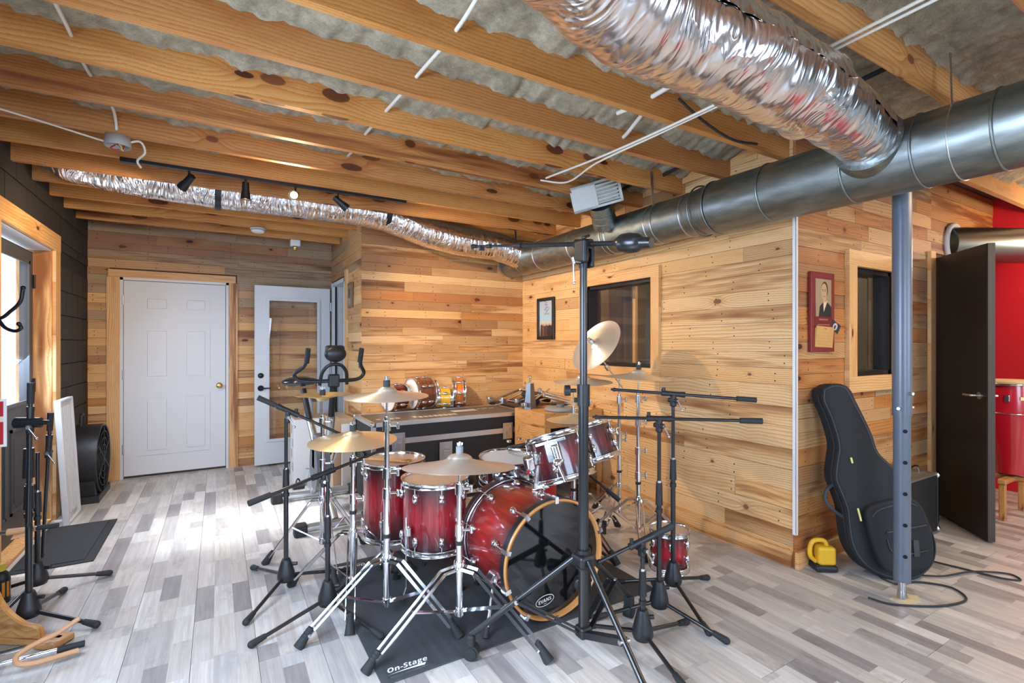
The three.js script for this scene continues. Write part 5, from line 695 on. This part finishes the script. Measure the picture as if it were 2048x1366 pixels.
// ---------- by the entrance ----------
{
  const m = thing('door_mat', 'dark grey rectangular ribbed mat inside the entrance', 'mat', [-0.87, 0, -4.43]); part('border', rbox(0.4, 0.008, 0.86, 0, 0.004, 0, 0.003), M.rubber, m);
  part('ribbed_field', box(0.32, 0.006, 0.78, -0.01, 0.0085, 0), std([0.05, 0.055, 0.062], 0.85, 0, { bumpMap: rep(fabricH, 6, 14), bumpScale: 0.004 }), m);
  const f = thing('drum_fan', 'black round floor fan with rear handle standing by the block wall', 'fan', [-0.982, 0.34, -5.7], 0); f.scale.x = 0.82;
  const R = 0.3; part('housing', [lathe([[R - 0.012, -0.12], [R, -0.125], [R + 0.006, -0.11], [R + 0.006, 0.1], [R, 0.12], [R - 0.03, 0.13], [R - 0.03, 0.115], [R - 0.014, 0.1], [R - 0.012, -0.12]], 48).rotateZ(Math.PI / 2)], M.plastic, f);
  part('front_grille', [...[0.06, 0.12, 0.18, 0.24].map((r) => new THREE.TorusGeometry(r, 0.004, 6, 40).rotateY(Math.PI / 2).translate(0.12, 0, 0)), ...[0, 1, 2, 3, 4, 5].map((i) => rod([0.122, 0, 0], [0.122, Math.cos(i * Math.PI / 3) * 0.285, Math.sin(i * Math.PI / 3) * 0.285], 0.006))], M.plastic, f);
  for (let i = 0; i < 4; i++) part('blade', new THREE.PlaneGeometry(0.1, 0.22).translate(0, 0.15, 0).rotateY(0.7).rotateX(i * Math.PI / 2 + 0.4), std([0.05, 0.05, 0.055], 0.4, 0, { side: THREE.DoubleSide }), f); part('motor', rod([-0.1, 0, 0], [0.06, 0, 0], 0.06, 0.05, 24), M.black, f);
  part('stand', [box(0.26, 0.06, 0.5, 0, -0.31, 0), box(0.2, 0.16, 0.06, 0, -0.22, 0.24, [0.5, 0, 0]), box(0.2, 0.16, 0.06, 0, -0.22, -0.24, [-0.5, 0, 0])], M.plastic, f); part('handle', tube([[-0.06, 0.29, 0.05], [-0.06, 0.39, 0.03], [-0.06, 0.39, -0.03], [-0.06, 0.29, -0.05]], 0.014, 24), M.plastic, f);
  const l = thing('plastic_tray', 'translucent ribbed plastic tray leaning by the door casing', 'tray', [-0.985, 0, -5.06], 0); const pl = phys([0.75, 0.77, 0.8], { roughness: 0.5, transmission: 0.35, thickness: 0 });
  const lean = (g) => g.rotateZ(0.055).rotateY(0.0); part('panel', lean(rbox(0.018, 0.94, 0.36, 0, 0.47, 0, 0.008)), pl, l); part('rim', [lean(rbox(0.04, 0.94, 0.016, 0.01, 0.47, 0.18, 0.006)), lean(rbox(0.04, 0.94, 0.016, 0.01, 0.47, -0.18, 0.006)), lean(rbox(0.04, 0.016, 0.36, 0.01, 0.932, 0, 0.006)), lean(rbox(0.04, 0.016, 0.36, 0.01, 0.01, 0, 0.006))], pl, l);
  for (let i = 0; i < 6; i++) part('rib', lean(rbox(0.012, 0.82, 0.012, 0.012, 0.47, -0.125 + i * 0.05, 0.004)), pl, l);
  // coat rack in front of the entrance glass
  const h = thing('coat_rack', 'wooden coat rack with black iron hooks before the entrance glass', 'coat rack', [-0.99, 0, -3.455]); part('post', rbox(0.05, 1.95, 0.05, 0.0, 0.975, 0, 0.01), M.maple, h); part('foot', [rbox(0.12, 0.04, 0.06, 0, 0.02, 0, 0.01), rbox(0.06, 0.04, 0.24, 0, 0.02, 0, 0.01)], M.maple, h);
  for (const [y, a] of [[1.49, -0.5], [1.55, -1.9]]) { const rt = (g) => g.rotateY(a).translate(0, y, 0); part('hook', [rt(tube([[0.02, 0, 0], [0.07, 0.0, 0], [0.11, 0.03, 0], [0.16, 0.08, 0], [0.175, 0.15, 0]], 0.0085, 30)), rt(tube([[0.05, 0, 0], [0.09, -0.05, 0], [0.14, -0.065, 0], [0.165, -0.05, 0], [0.155, -0.03, 0]], 0.0085, 30)), rt(ball(0.011, 0.155, -0.03, 0)), rt(ball(0.011, 0.175, 0.15, 0))], M.black, h); }
  const sg = thing('wall_sign', 'small red and white paper sign by the entrance', 'sign', [-0.86, 0.92, -3.2], 1.2); part('sheet', box(0.16, 0.24, 0.004), std('#ffffff', 0.7, 0, { map: canvasMap(128, 192, (g) => { g.fillStyle = '#f4f0ea'; g.fillRect(0, 0, 128, 192); g.fillStyle = '#c01822'; g.fillRect(10, 10, 108, 172); g.fillStyle = '#f0d8c8'; g.fillRect(10, 70, 108, 22); }) }), sg);
  sg.position.set(-0.99, 0.965, -3.415); sg.rotation.y = 0.27; part('sheet_clip', box(0.03, 0.02, 0.012, 0, 0.12, 0), M.steel, sg);
  // wooden stand foot and instrument stand
  const w = thing('wooden_stand', 'honey coloured wooden stand with a curved side cheek near the entrance', 'stand', [-0.8, 0, -3.1], -0.62);
  part('side_cheek', extrude(smoothOpen([[-0.22, 0.03], [-0.22, 0.36], [-0.12, 0.36], [-0.1, 0.25], [-0.04, 0.15], [0.05, 0.09], [0.13, 0.07], [0.14, 0.03]]), 0.022, 0.003).translate(0, 0, -0.011), M.maple, w); part('foot_rail', rbox(0.46, 0.032, 0.05, 0.0, 0.016, 0, 0.006), M.maple, w); part('foot_pad', rbox(0.1, 0.03, 0.1, 0.2, 0.017, 0, 0.006), M.maple, w);
  const gs = thing('guitar_stand', 'chrome tube guitar stand with tan rubber yoke near the entrance', 'stand', [0, 0, 0]); const tan = std([0.62, 0.33, 0.16], 0.55);
  part('yoke', tube([[-0.535, 0.13, -2.9], [-0.6, 0.1, -2.87], [-0.68, 0.085, -2.83], [-0.715, 0.07, -2.8], [-0.705, 0.055, -2.77], [-0.66, 0.045, -2.76], [-0.52, 0.035, -2.8]], 0.0105, 60, 10), tan, gs, 'tan surgical rubber tube');
  part('lower_tube', [rod([-0.95, 0.05, -2.88], [-0.7, 0.08, -2.85], 0.0095), rod([-0.98, 0.03, -2.84], [-0.52, 0.03, -2.86], 0.01), rod([-0.95, 0.05, -2.88], [-0.97, 0.46, -3.3], 0.011)], M.chrome, gs); part('rubber_end', rod([-0.6, 0.03, -2.857], [-0.51, 0.03, -2.861], 0.014), M.rubber, gs);
  part('upper_arm', [rod([-0.97, 0.45, -3.3], [-0.72, 0.46, -3.26], 0.0095)], M.chrome, gs); part('torn_sleeve', [rod([-0.87, 0.454, -3.285], [-0.765, 0.459, -3.268], 0.016, 0.013), box(0.07, 0.004, 0.05, -0.81, 0.445, -3.25, [0.2, 0, 0.2])], tan, gs); part('rubber_end', rod([-0.76, 0.46, -3.268], [-0.68, 0.463, -3.255], 0.012), M.rubber, gs);
  const can = thing('spray_bottle', 'yellow and black plastic bottle standing behind the wooden stand', 'bottle', [-0.985, 0, -3.62]); part('body', lathe([[0, 0], [0.036, 0], [0.038, 0.01], [0.038, 0.12], [0.03, 0.15], [0.018, 0.165], [0, 0.165]], 24), M.plastic, can); part('label_band', rod([0, 0.03, 0], [0, 0.11, 0], 0.0388), std([0.75, 0.3, 0.02], 0.5), can); part('cap', rod([0, 0.165, 0], [0, 0.2, 0], 0.02, 0.014), std([0.7, 0.6, 0.04], 0.5), can);
}
function smoothOpen(pts) { return new THREE.CatmullRomCurve3(pts.map(([x, y]) => V(x, y, 0)), false, 'centripetal').getSpacedPoints(40).map((p) => [p.x, p.y]); }
// ---------- by the return wall ----------
{
  const o = thing('guitar_bag', 'black padded guitar gig bag leaning on the brown board wall', 'gig bag', [3.345, 0.005, -1.32], Math.atan2(-0.55, 0.83));
  const k = 0.0033, px = [[1648, 792], [1666, 784], [1684, 790], [1692, 810], [1718, 880], [1728, 918], [1745, 940], [1765, 962], [1778, 1000], [1792, 1030], [1808, 1065], [1814, 1098], [1808, 1130], [1790, 1152], [1762, 1162], [1730, 1156], [1702, 1138], [1684, 1108], [1678, 1070], [1676, 1030], [1668, 1000], [1660, 970], [1664, 935], [1668, 905], [1658, 850], [1646, 810]].map(([x, y]) => [(x - 1745) * k, (1163 - y) * 0.00292]);
  const tilt = (g) => g.rotateX(-0.09); const out = smooth(px, 90);
  part('body', tilt(extrude(out, 0.1, 0.018).translate(0, 0, -0.125)), M.bag, o); part('piping', tilt(merge([-0.008, -0.118].map((z) => tube([...out.filter((_, i) => i % 2 === 0), out[0]].map(([x, y]) => [x * 1.045, y * 1.0 + 0.002, z]), 0.0045, 140, 6)))), M.bagTrim, o);
  part('zip', tilt(tube(out.filter((_, i) => i > 44 || i < 2).map(([x, y]) => [x * 1.075, y, -0.05]), 0.004, 60, 6)), M.rubber, o);
  const P2 = (x, y, z) => [(x - 1745) * k, (1163 - y) * 0.00292, z];
  const pk = smooth([[1702, 1030], [1712, 1022], [1770, 1008], [1784, 1014], [1800, 1060], [1800, 1122], [1785, 1134], [1735, 1142], [1722, 1132]].map(([x, y]) => [(x - 1745) * k, (1163 - y) * 0.00292]), 60);
  const pocket = part('front_pocket', tilt(extrude(pk, 0.02, 0.012).translate(0, 0, 0.0)), M.bag, o); part('pocket_zip', tilt(merge([tube([P2(1706, 1040, 0.034), P2(1716, 1028, 0.034), P2(1768, 1013, 0.034), P2(1782, 1018, 0.034)], 0.004, 30, 6), tube([P2(1728, 1070, 0.036), P2(1750, 1064, 0.037), P2(1795, 1054, 0.036)], 0.005, 30, 6), tube([P2(1728, 1082, 0.036), P2(1735, 1105, 0.036), P2(1755, 1110, 0.037), P2(1795, 1102, 0.036)], 0.004, 30, 6)])), M.bagTrim, pocket);
  part('buckle_strap', tilt(box(0.03, 0.09, 0.012, ...P2(1775, 1098, 0.036))), M.bagTrim, pocket);
  const tri = new THREE.Shape([[0, 0.024], [-0.026, -0.018], [0.026, -0.018]].map((a) => new THREE.Vector2(...a))); tri.holes.push(new THREE.Path([[0, 0.006], [0.011, -0.01], [-0.011, -0.01]].map((a) => new THREE.Vector2(...a)))); part('triangle_badge', tilt(new THREE.ExtrudeGeometry(tri, { depth: 0.004, bevelEnabled: false }).rotateZ(0.1).translate(...P2(1752, 1038, 0.033))), std([0.6, 0.58, 0.52], 0.4, 0.6), pocket, 'pale triangular badge');
  for (const [x, y, l] of [[1680, 932, 0.035], [1688, 1038, 0.075]]) part('zip_pull', tilt(rbox(0.011, l, 0.008, ...P2(x, y, 0.014), 0.004, [0, 0, 0.2])), std([0.65, 0.6, 0.2], 0.6), o, 'yellow zip pull');
  part('side_handle', tilt(tube([P2(1658, 985, -0.06), P2(1645, 995, -0.05), P2(1642, 1015, -0.05), P2(1655, 1035, -0.05), P2(1672, 1048, -0.06)], 0.011, 30, 8)), M.bagTrim, o);
  const t = thing('work_lamp', 'yellow and black plastic lantern on the floor behind the gig bag', 'lantern', [3.125, 0, -1.62], -0.6); t.scale.setScalar(0.8); const yel = std([0.75, 0.42, 0.02], 0.45);
  part('base', rbox(0.16, 0.05, 0.14, 0.02, 0.025, 0, 0.02), M.plastic, t); part('body', rbox(0.13, 0.14, 0.11, 0.03, 0.115, 0, 0.025), yel, t); part('handle', [tube([[-0.03, 0.06, 0], [-0.07, 0.1, 0], [-0.07, 0.18, 0], [-0.045, 0.215, 0], [0.03, 0.215, 0], [0.05, 0.17, 0]], 0.017, 40, 10)], yel, t);
  const a = thing('amp_case', 'black road case with chrome corners and silver top standing by the brown wall', 'case', [4.06, 0, -1.6]); const W = 0.86, H = 0.42, D = 0.19;
  part('body', box(W, H - 0.02, D, 0, H / 2 + 0.005, 0), std([0.012, 0.012, 0.013], 0.6), a); part('top_rail', [box(W + 0.01, 0.012, 0.03, 0, H, D / 2 - 0.015), box(W + 0.01, 0.012, 0.03, 0, H, -D / 2 + 0.015), box(0.02, 0.012, D, W / 2 - 0.01, H, 0), box(0.02, 0.012, D, -W / 2 + 0.01, H, 0)], std([0.3, 0.28, 0.26], 0.4, 0.6), a);
  part('top_panel', box(W - 0.06, 0.008, D - 0.06, 0, H - 0.002, 0), std([0.22, 0.2, 0.18], 0.5, 0.3), a); for (const x of [-1, 1]) { part('corner_rail', [box(0.018, H - 0.02, 0.004, x * (W / 2 - 0.009), H / 2, D / 2 + 0.001), box(0.004, H - 0.02, 0.018, x * (W / 2 + 0.001), H / 2, D / 2 - 0.009)], M.chrome, a); for (const y of [0.025, H - 0.01]) part('corner', ball(0.022, x * (W / 2 - 0.008), y, D / 2 - 0.008), M.chrome, a); }
  part('handle', tube([[0.2, H + 0.005, 0], [0.22, H + 0.045, 0], [0.34, H + 0.045, 0], [0.36, H + 0.005, 0]], 0.008, 24), M.chrome, a); part('bottom_rail', box(W + 0.01, 0.016, 0.02, 0, 0.012, D / 2 - 0.005), std([0.2, 0.19, 0.18], 0.4, 0.7), a);
  cable('black instrument cable coiled on the floor around the steel post', [[2.98, 0.008, -1.3], [3.0, 0.008, -1.22], [3.1, 0.008, -1.13], [3.25, 0.008, -1.05], [3.42, 0.008, -1.03], [3.5, 0.008, -1.12], [3.42, 0.008, -1.24], [3.28, 0.009, -1.3], [3.3, 0.012, -1.38], [3.5, 0.01, -1.42], [3.75, 0.012, -1.5], [3.8, 0.01, -1.38], [3.85, 0.008, -1.2], [3.9, 0.008, -1.0], [3.95, 0.008, -0.95], [4.0, 0.008, -1.0], [3.85, 0.014, -1.12], [3.6, 0.014, -1.2], [3.5, 0.008, -1.3]], 0.0055, null, M.rubber, 'instrument_cable');
  for (const [x, z, l] of [[5.42, -1.35, 'red conga drum with chrome rim beyond the black door']]) {
    const c = thing('conga_drum', l, 'drum', [x, 0.34, z]); part('shell', lathe([[0.1, 0], [0.13, 0.2], [0.165, 0.4], [0.17, 0.5], [0.155, 0.7]], 40), phys([0.5, 0.008, 0.02], { roughness: 0.25, clearcoat: 0.8, clearcoatRoughness: 0.1 }), c); part('head', lathe([[0, 0.74], [0.16, 0.735], [0.165, 0.72], [0.16, 0.71]], 40), std([0.62, 0.45, 0.25], 0.6), c); part('rim', ring(0.168, 0.008, 0, 0.705, 0), M.chrome, c); part('band', ring(0.171, 0.004, 0, 0.48, 0), M.chrome, c);
    for (let i = 0; i < 6; i++) part('lug', rbox(0.03, 0.05, 0.02, 0, 0, 0, 0.006).rotateY(-i * 1.047 + 0.6).translate(Math.sin(i * -1.047 + 0.6) * 0.172, 0.6, Math.cos(i * -1.047 + 0.6) * 0.172), M.chrome, c); part('badge', rbox(0.06, 0.028, 0.004, 0, 0, 0, 0.002).rotateY(-0.9).translate(Math.sin(-0.9) * 0.166, 0.6, Math.cos(-0.9) * 0.166), M.brass, c);
    const s = thing('conga_stand', 'low wooden cradle under the red conga', 'stand', [x, 0, z]); part('crossbar', [rbox(0.05, 0.04, 0.5, 0, 0.3, 0, 0.01), rbox(0.5, 0.04, 0.05, 0, 0.3, 0, 0.01)], M.maple, s); for (const [a2, b2] of [[0.22, 0], [-0.22, 0], [0, 0.22], [0, -0.22]]) part('leg', rbox(0.04, 0.28, 0.04, a2, 0.14, b2, 0.008), M.maple, s);
  }
}
renderer.render(scene, camera);
